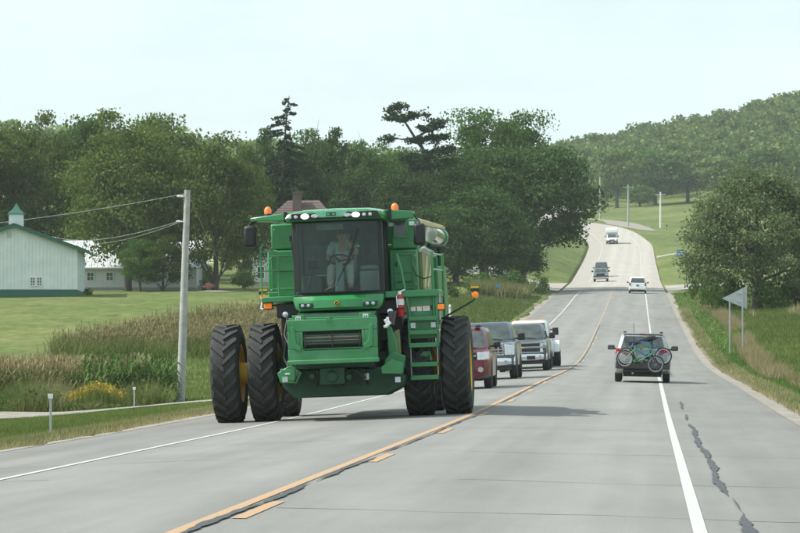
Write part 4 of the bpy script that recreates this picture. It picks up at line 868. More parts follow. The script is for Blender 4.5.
def escape_front(root, S):
    fy = -S['L'] / 2; hw = S['W'] / 2
    m = MB(); m.ext(-.52, .52, fy - .03, fy + .08, .82, 1.0); gr = m.build("grille", 'black', root, .02)
    MB().ext(-.5, .5, fy - .045, fy - .028, .885, .94).build("grille_bar", 'chrome', gr, .006)
    for s in (-1, 1):
        m = MB(); m.hexa([Vector(p) for p in [(s * .54, fy - .055, .79), (s * .87, fy + .05, .80), (s * .54, fy + .2, .79), (s * .85, fy + .3, .80), (s * .54, fy - .03, 1.01), (s * .87, fy + .10, .985), (s * .54, fy + .2, 1.01), (s * .84, fy + .3, .985)]]); h = m.build("headlight", 'headlamp', root, .015)
        m = MB(); m.box((s * .83, fy + .04, .83), (.05, .03, .05)); m.build("indicator", 'amber', h, .01)
        m = MB(); m.lathe([(-.02, .075), (.04, .075)], 'y', (s * .62, fy - .005, .53), 16); m.build("fog_lamp", 'lens', root)
        m = MB(); m.ext(s * .42, s * .56, -.55, .95, S['gh'][7] + .02, S['gh'][7] + .065); m.build("roof_rail", 'black', root, .02)
    m = MB(); m.ext(-.45, .45, fy - .02, fy + .1, .40, .60); m.build("air_intake", 'black', root, .02)
    m = MB(); m.ext(-.84, .84, fy + .02, fy + .2, .28, .40); m.build("bumper_skirt", 'grey_trim', root, .03)
    lp(root, fy - .03, .68, -1)
def f_front(root, S):
    fy = -S['L'] / 2; hw = S['W'] / 2
    m = MB(); m.ext(-.60, .60, fy - .02, fy + .08, .80, 1.16); gr = m.build("grille", 'black', root, .01)
    m = MB(); m.frame(-.60, .60, .78, 1.18, .055, fy - .05, fy - .005); m.build("grille_surround", 'chrome', gr, .012)
    for k in range(3): MB().ext(-.54, .54, fy - .045, fy - .018, .865 + .1 * k, .905 + .1 * k).build("grille_bar", 'chrome', gr, .008)
    for s in (-1, 1):
        MB().ext(s * .40, s * .45, fy - .048, fy - .016, .835, 1.125).build("grille_upright", 'chrome', gr, .008)
        m = MB(); m.hexa([Vector(p) for p in [(s * .63, fy - .06, .80), (s * .96, fy - .0, .80), (s * .63, fy + .2, .80), (s * .95, fy + .25, .80), (s * .63, fy - .05, 1.16), (s * .96, fy + .01, 1.12), (s * .63, fy + .2, 1.16), (s * .95, fy + .25, 1.12)]]); h = m.build("headlight", 'headlamp', root, .015)
        m = MB(); m.lathe([(-.02, .065), (.03, .065)], 'y', (s * .66, fy - .065, .56), 14); m.build("fog_lamp", 'lens', root)
    m = MB(); m.loft([[(x, fy + .02 + .09 * abs(x) ** 3 - (.0 if k in (0, 3) else .075), z) for x in np.linspace(-.97, .97, 13)] for k, z in enumerate((.44, .5, .68, .74))], False, False)
    m.build("bumper", 'chrome', root, 0, 60); MB().ext(-.93, .93, fy + .06, fy + .3, .42, .76).build("bumper_core", 'black', root)
    MB().ext(-.85, .85, fy + .03, fy + .2, .30, .43).build("air_dam", 'black', root, .02)
    MB().lathe([(-.012, .09), (.012, .09)], 'y', (0, fy - .055, .985), 20).build("emblem", 'steelblue', gr); lp(root, fy - .075, .6, -1)
def s_front(root, S):
    fy = -S['L'] / 2; hw = S['W'] / 2
    m = MB(); m.ext(-.68, .68, fy - .02, fy + .08, .74, 1.13); gr = m.build("grille", 'black', root, .01)
    MB().ext(-.92, .92, fy - .055, fy - .005, .925, .99).build("grille_bar", 'chrome', gr, .01); MB().ext(-.90, .90, fy - .05, fy - .005, 1.11, 1.155).build("grille_bar", 'chrome', gr, .01); MB().ext(-.7, .7, fy - .04, fy - .005, .73, .775).build("grille_bar", 'chrome', gr, .01)
    for k in range(4): MB().ext(-.66, .66, fy - .032, fy - .015, (.80, .86, 1.03, 1.075)[k], (.82, .88, 1.045, 1.09)[k]).build("grille_slat", 'grey_trim', gr)
    e = MB(); e.box((0, fy - .064, .957), (.17, .012, .034)); e.box((0, fy - .066, .957), (.07, .012, .06)); e.build("emblem", 'yellow', gr, .004)
    for s in (-1, 1):
        for z0, z1 in ((.99, 1.12), (.75, .925)):
            m = MB(); m.hexa([Vector(p) for p in [(s * .70, fy - .03, z0), (s * .96, fy + .03, z0), (s * .70, fy + .2, z0), (s * .96, fy + .25, z0), (s * .70, fy - .025, z1), (s * .955, fy + .035, z1), (s * .70, fy + .2, z1), (s * .955, fy + .25, z1)]]); m.build("headlight", 'headlamp', root, .012)
        m = MB(); m.lathe([(-.02, .07), (.03, .07)], 'y', (s * .70, fy - .068, .56), 14); m.build("fog_lamp", 'lens', root)
    m = MB(); m.loft([[(x, fy + .02 + .09 * abs(x) ** 3 - (.0 if k in (0, 3) else .075), z) for x in np.linspace(-.98, .98, 13)] for k, z in enumerate((.42, .48, .66, .72))], False, False)
    m.build("bumper", 'chrome', root, 0, 60); MB().ext(-.93, .93, fy + .06, fy + .3, .40, .74).build("bumper_core", 'black', root)
    MB().ext(-.5, .5, fy - .072, fy - .03, .47, .62).build("bumper_intake", 'black', root, .01)
    MB().ext(-.88, .88, fy + .03, fy + .2, .28, .41).build("air_dam", 'black', root, .02); lp(root, fy - .08, .54, -1)
def hd_front(root, S):
    fy = -S['L'] / 2; hw = S['W'] / 2; gh = S['gh']
    m = MB(); m.ext(-.62, .62, fy - .02, fy + .08, .82, 1.22); gr = m.build("grille", 'black', root, .01)
    m = MB(); m.frame(-.64, .64, .80, 1.24, .05, fy - .045, fy - .004); m.build("grille_surround", 'chrome', gr, .01); MB().ext(-.6, .6, fy - .04, fy - .018, .98, 1.04).build("grille_bar", 'chrome', gr)
    for s in (-1, 1):
        m = MB(); m.box((s * .81, fy + .05, 1.02), (.3, .16, .32)); m.build("headlight", 'headlamp', root, .02)
        m = MB(); yr = S['axles'][1]; pts = [(yr - .78, .62), (yr - .6, .98), (yr - .25, 1.14), (yr + .25, 1.14), (yr + .6, .98), (yr + .78, .62), (yr + .5, .62), (yr + .45, .80), (yr + .2, .9), (yr - .2, .9), (yr - .45, .80), (yr - .5, .62)]
        m.prism(pts, 'yz', s * (hw - .04), s * (hw + .24)); m.build("dually_fender", S['paint'], root, .05)
    MB().ext(-.95, .95, fy - .06, fy + .1, .5, .78).build("bumper", 'chrome', root, .03)
    for k in (-2, -1, 0, 1, 2): MB().box((k * .16 if abs(k) < 2 else k * .3, gh[1] + .12, gh[7] + .02), (.1, .09, .045)).build("marker_lamp", 'amber', root, .01)
def far_front(root, S):
    fy = -S['L'] / 2; z = S['top'][1][1]
    MB().ext(-.5, .5, fy - .03, fy + .08, z - .32, z - .1).build("grille", 'black', root, .01)
    for s in (-1, 1): MB().box((s * (S['W'] / 2 - .22), fy + .01, z - .2), (.3, .1, .17)).build("headlight", 'headlamp', root, .02)
    MB().ext(-S['W'] / 2 + .05, S['W'] / 2 - .05, fy - .07, fy + .1, .42, .62).build("bumper", 'chrome' if S.get('chrome') else 'grey_trim', root, .03)
    lp(root, fy - .08, .52, -1)
def sedan_top(L, nose, cowl, belt, hood): return [(-L / 2, nose), (-L / 2 + .12, nose + .13), (cowl, hood), (cowl + .5, belt), (L / 2 - .1, belt), (L / 2, belt - .2)]
def plan(L, W, f=.12, r=.08): return [(-L / 2, W / 2 - f - .06), (-L / 2 + .12, W / 2 - f * .6), (-L / 2 + .5, W / 2), (L / 2 - .4, W / 2), (L / 2, W / 2 - r)]
SUVs = dict(L=4.42, W=1.81, wr=.355, axles=(-1.33, 1.3), top=sedan_top(4.42, .88, -1.0, 1.1, 1.1), plan=plan(4.42, 1.81, .14), gh=(-1.05, -.38, 1.75, 2.1, .85, .68, 1.1, 1.70), paint='maroon', upf=.02)
vehicle("compact_suv", "maroon compact SUV right behind the combine, half hidden by its tyre", "car", SUVs, at(496, 94) - .93, 92 + 2.2, 0, "vehicles queued behind the combine", escape_front)
def pick(L, W, H, c): return dict(L=L, W=W, wr=.40, axles=(-L / 2 + .98, L / 2 - 1.2), top=[(-L / 2, 1.05), (-L / 2 + .08, 1.17), (-L / 2 + .35, 1.22), (-L / 2 + 1.3, 1.27), (-L / 2 + 4.1, 1.3), (L / 2, 1.3)], plan=[(-L / 2, W / 2 - .07), (-L / 2 + .15, W / 2 - .02), (-L / 2 + .5, W / 2), (L / 2, W / 2 - .02)], gh=(-L / 2 + 1.35, -L / 2 + 2.1, -L / 2 + 3.8, -L / 2 + 4.05, .93, .74, 1.28, H), paint=c, sill=.42, upf=.02, tw=.27, mirror=(.24, .24, 1.40), shoulder=.05)
vehicle("pickup_truck", "grey blue pickup with an upright slatted chrome grille, second in the queue", "pickup truck", pick(5.8, 2.0, 1.92, 'steelblue'), at(518, 112) - 1.0, 111 + 2.9, 0, "vehicles queued behind the combine", f_front)
vehicle("pickup_truck", "dark charcoal pickup with chrome bumper and split grille, third in the queue", "pickup truck", pick(5.8, 2.03, 1.9, 'charcoal'), at(549, 135) - 1.015, 134.5 + 2.9, 0, "vehicles queued behind the combine", s_front)
sp = pick(6.3, 2.0, 2.06, 'carwhite'); sp.update(dually=True, tow=True, mirror=(.26, .32, 1.55)); vehicle("pickup_truck", "white dual rear wheel pickup with wide towing mirrors, last in the queue", "pickup truck", sp, at(560.5, 148) - 1.23, 143.2 + 3.15, 0, "vehicles queued behind the combine", hd_front)
# grey crossover with bicycles on its tail (seen from behind)
def cross_rear(root, S):
    ry = S['L'] / 2; hw = S['W'] / 2; gh = S['gh']
    MB().ext(-.84, .84, ry - .12, ry + .05, .42, .66).build("bumper", 'grey_trim', root, .04)
    MB().ext(-.6, .6, ry - .1, ry + .03, .30, .42).build("bumper_skirt", 'black', root, .03)
    for s in (-1, 1):
        m = MB(); m.hexa([Vector(p) for p in [(s * .52, ry + .0, .86), (s * .84, ry - .13, .84), (s * .52, ry - .2, .86), (s * .84, ry - .3, .84), (s * .52, ry + .012, 1.03), (s * .82, ry - .11, 1.06), (s * .52, ry - .2, 1.03), (s * .82, ry - .3, 1.06)]]); m.build("tail_lamp", 'tail', root, .015)
        MB().box((s * .78, ry + .02, .58), (.1, .03, .05)).build("rear_reflector", 'tail', root, .005)
        m = MB(); m.ext(s * .52, s * .62, gh[1] + .1, gh[2] - .05, gh[7] + .0, gh[7] + .06); m.build("roof_rail", 'black', root, .02)
    m = MB(); m.ext(-.62, .62, gh[2] - .16, gh[2] + .06, gh[7] - .03, gh[7] + .015); sp_ = m.build("spoiler", S['paint'], root, .015)
    MB().box((0, gh[2] + .062, gh[7] - .012), (.22, .008, .02)).build("brake_lamp", 'tail', sp_)
    MB().tube([(.28, .3, gh[7]), (.31, .55, gh[7] + .32)], .008, 5).build("antenna", 'black', root)
    MB().tube([(.3, ry - .3, .3), (.3, ry + .02, .29)], .035).build("exhaust_pipe", 'steel', root)
    lp(root, ry + .012, .76, 1)
SX, SYY = at(642, 104), 104.
CR = dict(L=4.35, W=1.76, wr=.33, tw=.22, axles=(-1.35, 1.25), top=sedan_top(4.35, .72, -1.0, 1.0, .98), plan=plan(4.35, 1.76, .14, .06), gh=(-1.15, -.35, 1.55, 2.02, .82, .64, 1.0, 1.52), paint='silver', sill=.26, mirror=(.22, .15, 1.06))
CR['plan'][-1] = (4.35 / 2, .80)
vehicle("crossover_car", "silver grey crossover with two bicycles on its tail, driving away on the near lane", "car", CR, SX, SYY + 2.2, math.pi, None, cross_rear)
# rack and bicycles: world frame, tail of the car at SYY
bz0 = float(surf_z(np.array([SX]), np.array([SYY]))[0]); TAIL = SYY + .02
rk = thing("bike_rack", "dark strap-on bicycle rack hanging on the grey crossover's hatch", "bike rack", (SX, TAIL, bz0), 0)
m = MB()
for s in (-1, 1):
    m.tube([(s * .28, .28, 1.34), (s * .28, -.10, 1.30), (s * .28, -.42, 1.24)], .022); m.tube([(s * .28, -.04, 1.28), (s * .3, .02, .62)], .022)
m.tube([(-.3, .02, .62), (.3, .02, .62)], .022); m.tube([(-.28, -.05, 1.29), (.28, -.05, 1.29)], .022); m.build("frame", 'rack', rk, smooth=60)
m = MB(); m.loft([[(x, y + .12 + .0 * x, z + .05 * math.sin(x * 5) + .10 * x) for y, z in ((-.1, 1.24), (-.22, 1.27), (-.2, 1.36), (.06, 1.40))] for x in np.linspace(-.42, .42, 9)]); m.build("bag", 'rack', rk, 0, 60)
for s in (-.55, .35): MB().tube([(s, .5, 1.53), (s * .9, .2, 1.36), (s * .8, .1, 1.05)], .014, 6).build("strap", 'black', rk)
def bicycle(label, x0, z0, x1, z1, yo, r, cfr, rimm, tilt, rot0):
    """wheels centred at (x0,z0) and (x1,z1) in the plane y=yo, frame between"""
    o = thing("bicycle", label, "bicycle", (SX, TAIL - yo, bz0), tilt, "bicycles on the rack"); d = Vector((x1 - x0, 0, z1 - z0)); D = d.length; ex = d.normalized(); ez = Vector((-ex.z, 0, ex.x))
    if ez.z < 0: ez = -ez
    B = lambda a, b, y=0: Vector((x0, y, z0)) + ex * (a * D) + ez * b
    for k, c in ((0, B(0, 0)), (1, B(1, 0))):
        t = MB().torus((0, 0, 0), r - .022, .024, 'y', 30, 8).build("wheel", 'rubber', o, 0, 60, loc=c)
        MB().torus((0, 0, 0), r - .055, .016, 'y', 30, 6).build("rim", rimm, t, 0, 60)
        s_ = MB()
        for q in range(14): a = q * math.pi / 7; s_.tube([(0, .02 * (-1) ** q, 0), (math.cos(a) * (r - .06), 0, math.sin(a) * (r - .06))], .0028, 3)
        s_.lathe([(-.05, .022), (.05, .022)], 'y', (0, 0, 0), 10); s_.build("spoke", 'steel', t)
    bb, seat, head, hd2 = B(.42, -.02), B(.30, .42), B(.80, .44), B(.83, .30)
    f = MB()
    for a, b, q in ((bb, seat, .017), (seat, head, .018), (bb, hd2, .021), (head, hd2, .02)): f.tube([a, b], q)
    for yy in (-.04, .04): f.tube([B(0, 0, yy), bb + Vector((0, yy * .5, 0))], .011); f.tube([B(0, 0, yy), seat + Vector((0, yy * .4, 0))], .010)
    f.build("frame", cfr, o, smooth=60); f = MB()
    for yy in (-.05, .05): f.tube([B(1, 0, yy), hd2 + Vector((0, yy, 0))], .014)
    f.build("fork", 'black', o, smooth=60)
    f = MB(); f.tube([head, B(.77, .52), B(.80, .56)], .014); hb = B(.80, .56); f.tube([hb + Vector((.02, -.28, .04)), hb + Vector((0, -.12, 0)), hb, hb + Vector((0, .12, 0)), hb + Vector((.02, .28, .04))], .013); f.build("handlebar", 'black', o, smooth=60)
    sd = B(.27, .53); f = MB(); f.tube([seat, sd], .013); f.loft([[(sd.x + a, sd.y + yy * w, sd.z + zz) for yy, zz in ((-1, 0), (-.8, .05), (.8, .05), (1, 0))] for a, w in ((-.13, .08), (-.04, .075), (.05, .03), (.14, .018))]); f.build("saddle", 'black', o, 0, 50)
    f = MB(); f.lathe([(-.012, .085), (.012, .085)], 'y', tuple(bb + Vector((0, .05, 0))), 20); f.tube([bb + ex * .12 - ez * .12 + Vector((0, .08, 0)), bb + Vector((0, .07, 0)), bb - Vector((0, .07, 0)), bb - ex * .12 + ez * .12 - Vector((0, .08, 0))], .012)
    ck = f.build("crank", 'dark', o)
    for s in (-1, 1): MB().box(bb - s * ex * .12 + s * ez * .12 - Vector((0, s * .12, 0)), (.09, .08, .025)).build("pedal", 'black', ck)
    return o
M['bike_green'] = mat("bike_green", (.06, .30, .085), .35, coat=.3); M['bike_blue'] = mat("bike_blue", (.03, .22, .42), .35, coat=.3)
ppm = 32.1; bxp = lambda px: (px - 642) / ppm; bzp = lambda py: (382 - py) / ppm
bicycle("green framed bicycle with dark tyres, outermost on the crossover's rack", bxp(625), bzp(358), bxp(655.3), bzp(363.5), .42, .275, 'bike_green', 'steel', 0, 0)
bicycle("blue framed bicycle with pale rims, tucked between the green one and the hatch", bxp(663), bzp(355.5), bxp(626), bzp(355.5), .22, .27, 'bike_blue', 'white_plate', .03, 0)
# far traffic
VAN = dict(L=4.9, W=1.95, wr=.34, axles=(-1.5, 1.45), top=sedan_top(4.9, .75, -1.4, 1.08, 1.05), plan=plan(4.9, 1.95, .16, .07), gh=(-1.6, -.55, 2.1, 2.42, .92, .74, 1.08, 1.76), paint='carwhite', sill=.26, mirror=(.2, .16, 1.15))
def van_rear(root, S):
    ry = S['L'] / 2
    MB().ext(-.9, .9, ry - .1, ry + .06, .42, .66).build("bumper", 'carwhite', root, .04); MB().ext(-.85, .85, ry - .1, ry + .03, .26, .41).build("bumper_skirt", 'black', root, .02)
    for s in (-1, 1): MB().box((s * .84, ry - .06, 1.0), (.15, .16, .32)).build("tail_lamp", 'tail', root, .02)
    lp(root, ry + .02, .86, 1, 'steelblue')
vehicle("minivan", "white minivan driving away toward the far bend", "car", VAN, at(637.5, 362), 364.4, math.pi, None, van_rear)
sp = pick(5.3, 1.95, 1.75, 'steelblue'); sp.update(chrome=True); vehicle("pickup_truck", "blue grey pickup coming down the far hill ahead of a dark van", "pickup truck", sp, at(600.8, 447), 449.5, 0, None, far_front)
VN = dict(L=5.0, W=1.95, wr=.36, axles=(-1.55, 1.5), top=sedan_top(5.0, .85, -1.5, 1.15, 1.15), plan=plan(5.0, 1.95, .12, .07), gh=(-1.6, -.8, 2.2, 2.45, .92, .78, 1.15, 2.0), paint='darkcar', sill=.3)
vehicle("passenger_van", "dark van close behind the blue grey pickup on the far hill", "van", VN, at(601.2, 470), 474, 0, None, far_front)
BT = dict(L=6.4, W=2.2, wr=.38, axles=(-2.2, 1.9), top=[(-3.2, .85), (-3.08, 1.0), (-2.5, 1.15), (-2.0, 1.2), (3.2, 1.2)], plan=plan(6.4, 2.1, .12, .02), gh=(-2.5, -1.85, -1.0, -.95, .95, .82, 1.2, 2.0), paint='carwhite', sill=.36, sidewin=((0, .9),), mirror=(.2, .3, 1.45))
def box_body(root, S):
    far_front(root, S)
    m = MB(); m.prism([(-1.9, 2.04), (-2.1, 2.25), (-2.0, 2.75), (-1.2, 2.95), (3.2, 2.95), (3.2, .72), (-1.0, .72), (-1.0, 2.04)], 'yz', -1.12, 1.12); b = m.build("box_body", 'carwhite', root, .06)
    for s in (-1, 1): MB().ext(s * 1.118, s * 1.135, -.5, 2.6, 1.5, 1.56).build("side_stripe", 'sign_back', b)
vehicle("motorhome", "white cab-over motorhome coming round the far bend", "motorhome", BT, at(612, 640), 643, 0, None, box_body)
# ---------------------------------------------------------------- combine harvester (local: x right in the picture, -y toward us)
CX, CY = -2.47, 63.3
cb = thing("combine_harvester", "huge green combine harvester with dual tyres driving on the left lane and shoulder", "combine harvester", (CX, CY, -.098), 0, None, 0, -.038)
def part(m, name, mt, parent=None, bevel=.012, smooth=32, **k): return m.build(name, mt, parent or cb, bevel, smooth, **k)
def ag_wheel(x, y, r, w, rim_r, n, face, disc):
    """yellow wheel with tyre and chevron lugs; face = side (+1/-1) its dish opens to"""
    m = MB(); h = w / 2
    m.lathe([(-h * .86, rim_r + .035), (-h * .86, rim_r), (-h * .6, rim_r - .03), (h * .6, rim_r - .03), (h * .86, rim_r), (h * .86, rim_r + .035)], 'x', (0, 0, 0), 36, False)
    d = disc * h; m.lathe([(d - .015 * face, rim_r - .025), (d + .02 * face, rim_r - .03), (d + .10 * face, rim_r * .55), (d + .10 * face, rim_r * .36), (d + .20 * face, rim_r * .34), (d + .22 * face, .12), (d + .22 * face, .001)], 'x', (0, 0, 0), 32, False)
    wl = m.build("wheel", 'yellow', cb, 0, 40, loc=(x, y, r))
    b = MB()
    for k in range(10): a = k * .6283; b.lathe([(d + .09 * face, .022), (d + .135 * face, .022)], 'x', (0, math.cos(a) * rim_r * .46, math.sin(a) * rim_r * .46), 6)
    b.build("bolt", 'steel', wl)
    c = r - .055; t = MB(); t.lathe([(-h * .84, rim_r), (-h * .98, rim_r + (c - rim_r) * .45), (-h * .93, c - .06), (-h * .72, c), (0, c + .012), (h * .72, c), (h * .93, c - .06), (h * .98, rim_r + (c - rim_r) * .45), (h * .84, rim_r)], 'x', (0, 0, 0), 44, False)
    t.build("tyre", 'rubber', wl, 0, 40)
    l = MB()
    for k in range(n):
        for s in (-1, 1):
            a0 = 2 * math.pi * (k + (.5 if s > 0 else 0)) / n
            def q(f, rad, da):
                ang = a0 - .30 * f ** 1.1 + da; xx = s * (f * h * .96 - .012); return Vector((xx, -math.sin(ang) * rad, math.cos(ang) * rad))
            da = .047
            for f0, f1, r1, r2 in ((0.0, .55, r, r), (.55, .90, r, r - .01), (.90, 1.0, r - .01, c - .09)):
                lo0, lo1 = c - .03, (c - .03 if f1 < 1 else c - .13)
                l.hexa([q(f0, lo0, -da * 1.25), q(f0, lo0, da * 1.25), q(f1, lo1, -da * 1.25), q(f1, lo1, da * 1.25), q(f0, r1, -da), q(f0, r1, da), q(f1, r2, -da), q(f1, r2, da)])
    kind(l.build("tread", 'rubber_dust', wl, 0, 30), 'stuff'); return wl
for x, face, disc in ((-2.18, -1, .3), (-1.47, -1, -.1), (1.47, 1, .1), (2.18, 1, -.3)): ag_wheel(x, 0, .935, .57, .535, 21, face, disc)
for x, face in ((-1.47, -1), (1.47, 1)): ag_wheel(x, 3.75, .70, .48, .36, 17, face, .1)
for s in (-1, 1):
    m = MB(); m.lathe([(s * 1.75, .33), (s * 1.8, .2), (s * 1.95, .2), (s * 2.0, .3)], 'x', (0, 0, .935), 24); part(m, "dual_spacer", 'yellow', bevel=0, smooth=40)
    m = MB(); m.lathe([(s * .95, .26), (s * 1.2, .28), (s * 1.22, .2), (s * 1.5, .16)], 'x', (0, 0, .935), 20); m.ext(s * .85, s * 1.15, -.28, .3, .62, 1.45); part(m, "final_drive", 'green_dark', smooth=40)
m = MB(); m.ext(-1.1, 1.1, -.16, .22, .80, 1.10); part(m, "axle", 'green_dark')
m = MB(); m.ext(-1.25, 1.25, 3.6, 3.9, .6, .85); part(m, "rear_axle", 'green_dark')
# hull
m = MB(); m.prism([(.35, 1.25), (.35, 2.3), (6.6, 2.45), (6.9, 1.7), (5.9, 1.0), (2.0, 1.0)], 'yz', -1.05, 1.05); part(m, "threshing_body", 'green_dark', bevel=.03)
m = MB(); m.ext(-1.36, 1.36, .55, 5.6, 2.28, 3.30); m.ext(-1.3, 1.3, 5.6, 6.7, 2.3, 3.05); hull = part(m, "grain_tank", 'green', bevel=.03)
for x0, x1, y0, y1, z0, z1, mt in ((1.36, 1.44, .75, 3.5, 2.42, 3.12, 'tank'), (-1.44, -1.36, .75, 3.5, 2.42, 3.12, 'tank')):
    m = MB(); m.ext(x0, x1, y0, y1, z0, z1); p = part(m, "side_panel", mt, hull)
    for k in range(3): MB().ext(x0 - .0 if x0 < 0 else x1 - .001, (x0 - .012) if x0 < 0 else x1 + .012, y0 + .1 + k * .9, y0 + .14 + k * .9, z0 + .05, z1 - .05)
m = MB(); m.prism([(.85, 2.46), (1.6, 3.08), (2.3, 3.08), (1.2, 2.46)], 'yz', 1.442, 1.452); part(m, "panel_stripe", 'tank_pale', hull, 0)
m = MB(); m.prism([(2.0, 2.44), (3.4, 2.9), (3.4, 3.0), (2.7, 2.92), (1.7, 2.5)], 'yz', 1.442, 1.454); part(m, "panel_stripe", 'tank_pale', hull, 0)
for s in (-1, 1):
    m = MB(); m.prism([(3.55, 2.0), (3.55, 3.1), (6.3, 2.95), (6.5, 2.2), (5.6, 1.7), (4.1, 1.75)], 'yz', s * 1.40, s * 1.56); sp_ = part(m, "engine_panel", 'green', hull, .03)
m = MB(); m.hexa([Vector(p) for p in [(1.37, .6, 3.12), (1.50, .6, 3.20), (1.40, 3.6, 3.06), (1.53, 3.6, 3.12), (1.37, .6, 3.18), (1.5, .6, 3.24), (1.4, 3.6, 3.12), (1.53, 3.6, 3.16)]]); part(m, "tank_rail", 'white_plate', hull, .01)
m = MB(); m.prism([(1.32, 3.72), (1.36, 3.79), (1.86, 3.62), (1.84, 3.56), (1.5, 3.64), (1.46, 3.45), (1.40, 3.45)], 'xz', .72, 1.5); part(m, "tank_flap", 'tank_pale', hull, .008)
m = MB(); m.prism([(-1.25, 3.3), (1.25, 3.3), (1.32, 3.74), (-1.32, 3.74)], 'xz', .95, 4.8); part(m, "tank_extension", 'green_dark', hull, .02)
# unloading tube folded back
m = MB(); m.tube([(1.53, 1.1, 3.50), (1.53, 2.4, 3.50), (1.55, 3.75, 3.50)], .165, 24); ua = part(m, "unloading_tube", 'auger', bevel=0, smooth=50)
m = MB(); m.lathe([(0, .19), (.09, .205), (.2, .20), (.3, .12), (.32, .02)], 'y', (1.55, 3.55, 3.50), 24); part(m, "tube_collar", 'green', ua, 0, 40)
m = MB(); m.tube([(1.62, 2.6, 3.32), (1.62, 2.6, 2.9)], .035); m.tube([(1.5, 1.4, 3.28), (1.72, 2.0, 3.26), (1.6, 2.8, 3.16)], .03); part(m, "tube_cradle", 'green_dark', ua, 0)
# front of the tank beside the cab
m = MB(); m.ext(-1.45, -.86, .28, .56, 3.27, 3.76); lf = part(m, "front_panel", 'green', bevel=.03)
m = MB(); m.ext(-1.50, -.84, .22, .56, 2.36, 3.25); lf2 = part(m, "front_panel", 'green', bevel=.03)
m = MB(); m.frame(-1.43, -.92, 2.5, 3.16, .03, .205, .222); part(m, "panel_rim", 'green2', lf2, .006)
m = MB(); m.ext(.86, 1.36, .28, .56, 3.19, 3.76); rf_ = part(m, "front_panel", 'green2', bevel=.03)
m = MB(); m.frame(.90, 1.18, 3.40, 3.76, .035, .255, .282); wf = part(m, "tank_window", 'green', rf_, .006); m = MB(); m.ext(.935, 1.145, .262, .285, 3.435, 3.74); part(m, "pane", 'pane', wf, 0)
for x in (.86, 1.25): MB().ext(x - .04, x + .06, .255, .282, 3.63, 3.70).build("reflector", 'white_plate', rf_, .004)
m = MB(); m.ext(.84, 1.37, .22, .56, 2.34, 3.17); rf2 = part(m, "front_panel", 'green2', bevel=.03)
m = MB(); m.frame(.93, 1.30, 2.42, 3.10, .03, .195, .222); m.ext(.96, 1.27, .2, .222, 2.73, 2.76); dr = part(m, "service_door", 'green', rf2, .006)
m = MB(); m.box((.97, .185, 2.9), (.03, .03, .1)); part(m, "latch", 'black', dr, .004)
for x0, x1, z, o_ in ((-1.36, -.98, 2.85, lf2), (.96, 1.27, 2.56, dr)):
    m = MB(); m.ext(x0, x1, .196, .221, z - .006, z + .006); part(m, "seam", 'black', o_, 0)
for x, z, o_ in ((-1.44, 3.1, lf2), (-1.44, 2.5, lf2), (-.92, 3.1, lf2), (-.92, 2.5, lf2), (1.33, 3.05, rf2), (1.33, 2.5, rf2), (-1.38, 3.65, lf), (-.95, 3.65, lf)):
    m = MB(); m.lathe([(-.02, .012), (.0, .018)], 'y', (x, o_.bound_box[0][1] if False else (.21 if o_ is not lf else .272), z), 8); part(m, "bolt", 'steel', o_, 0)
# cab
gl, gr_, g0, g1 = -.80, .80, 2.36, 3.72
m = MB(); m.ext(-.84, .84, -1.2, .3, 2.24, 2.36); cab = part(m, "cab", 'green_dark')
m = MB()
for s in (-1, 1):
    m.prism([(s * .76, -1.15), (s * .84, -1.12), (s * .85, -1.0), (s * .78, -1.03)], 'xy', g0, g1); m.ext(s * .78, s * .84, .18, .3, g0, g1); m.ext(s * .80, s * .84, -.35, -.27, g0, g1)
m.ext(-.8, .8, -1.16, -1.06, g1 - .05, g1); m.ext(-.8, .8, -1.18, -1.06, g0, g0 + .04); part(m, "cab_frame", 'black', cab, .01)
n = 9; xs = np.linspace(-.77, .77, n); m = MB()
def arc(x): return -1.16 - .14 * (1 - (x / .77) ** 2)
m.loft([[(x, arc(x) - .02 * (0 if z > 3 else 1), z) for x in xs] for z in (g0 + .03, 3.0, g1 - .03)], False, False); part(m, "windshield", 'glass_cab', cab, 0, 60)
for s in (-1, 1):
    for a, b in ((-1.0, -.36), (-.26, .17)): m = MB(); m.add([(s * .82, a, g0 + .03), (s * .82, b, g0 + .03), (s * .82, b, g1 - .02), (s * .82, a, g1 - .02)], [(0, 1, 2, 3)]); part(m, "side_glass", 'glass_cab', cab, 0, 0)
m = MB(); m.ext(-.78, .78, .2, .27, g0, 2.75); m.ext(-.78, .78, .22, .27, 3.35, g1); m.ext(-.78, -.3, .22, .27, 2.75, 3.35); m.ext(.3, .78, .22, .27, 2.75, 3.35); part(m, "rear_wall", 'interior', cab, .01)
m = MB(); m.tube([(-.25, -1.33, 2.42), (-.05, -1.32, 2.5), (.33, -1.30, 3.2)], .013, 6); m.tube([(.2, -1.335, 2.95), (.42, -1.30, 3.55)], .02, 6); part(m, "wiper", 'black', cab, 0)
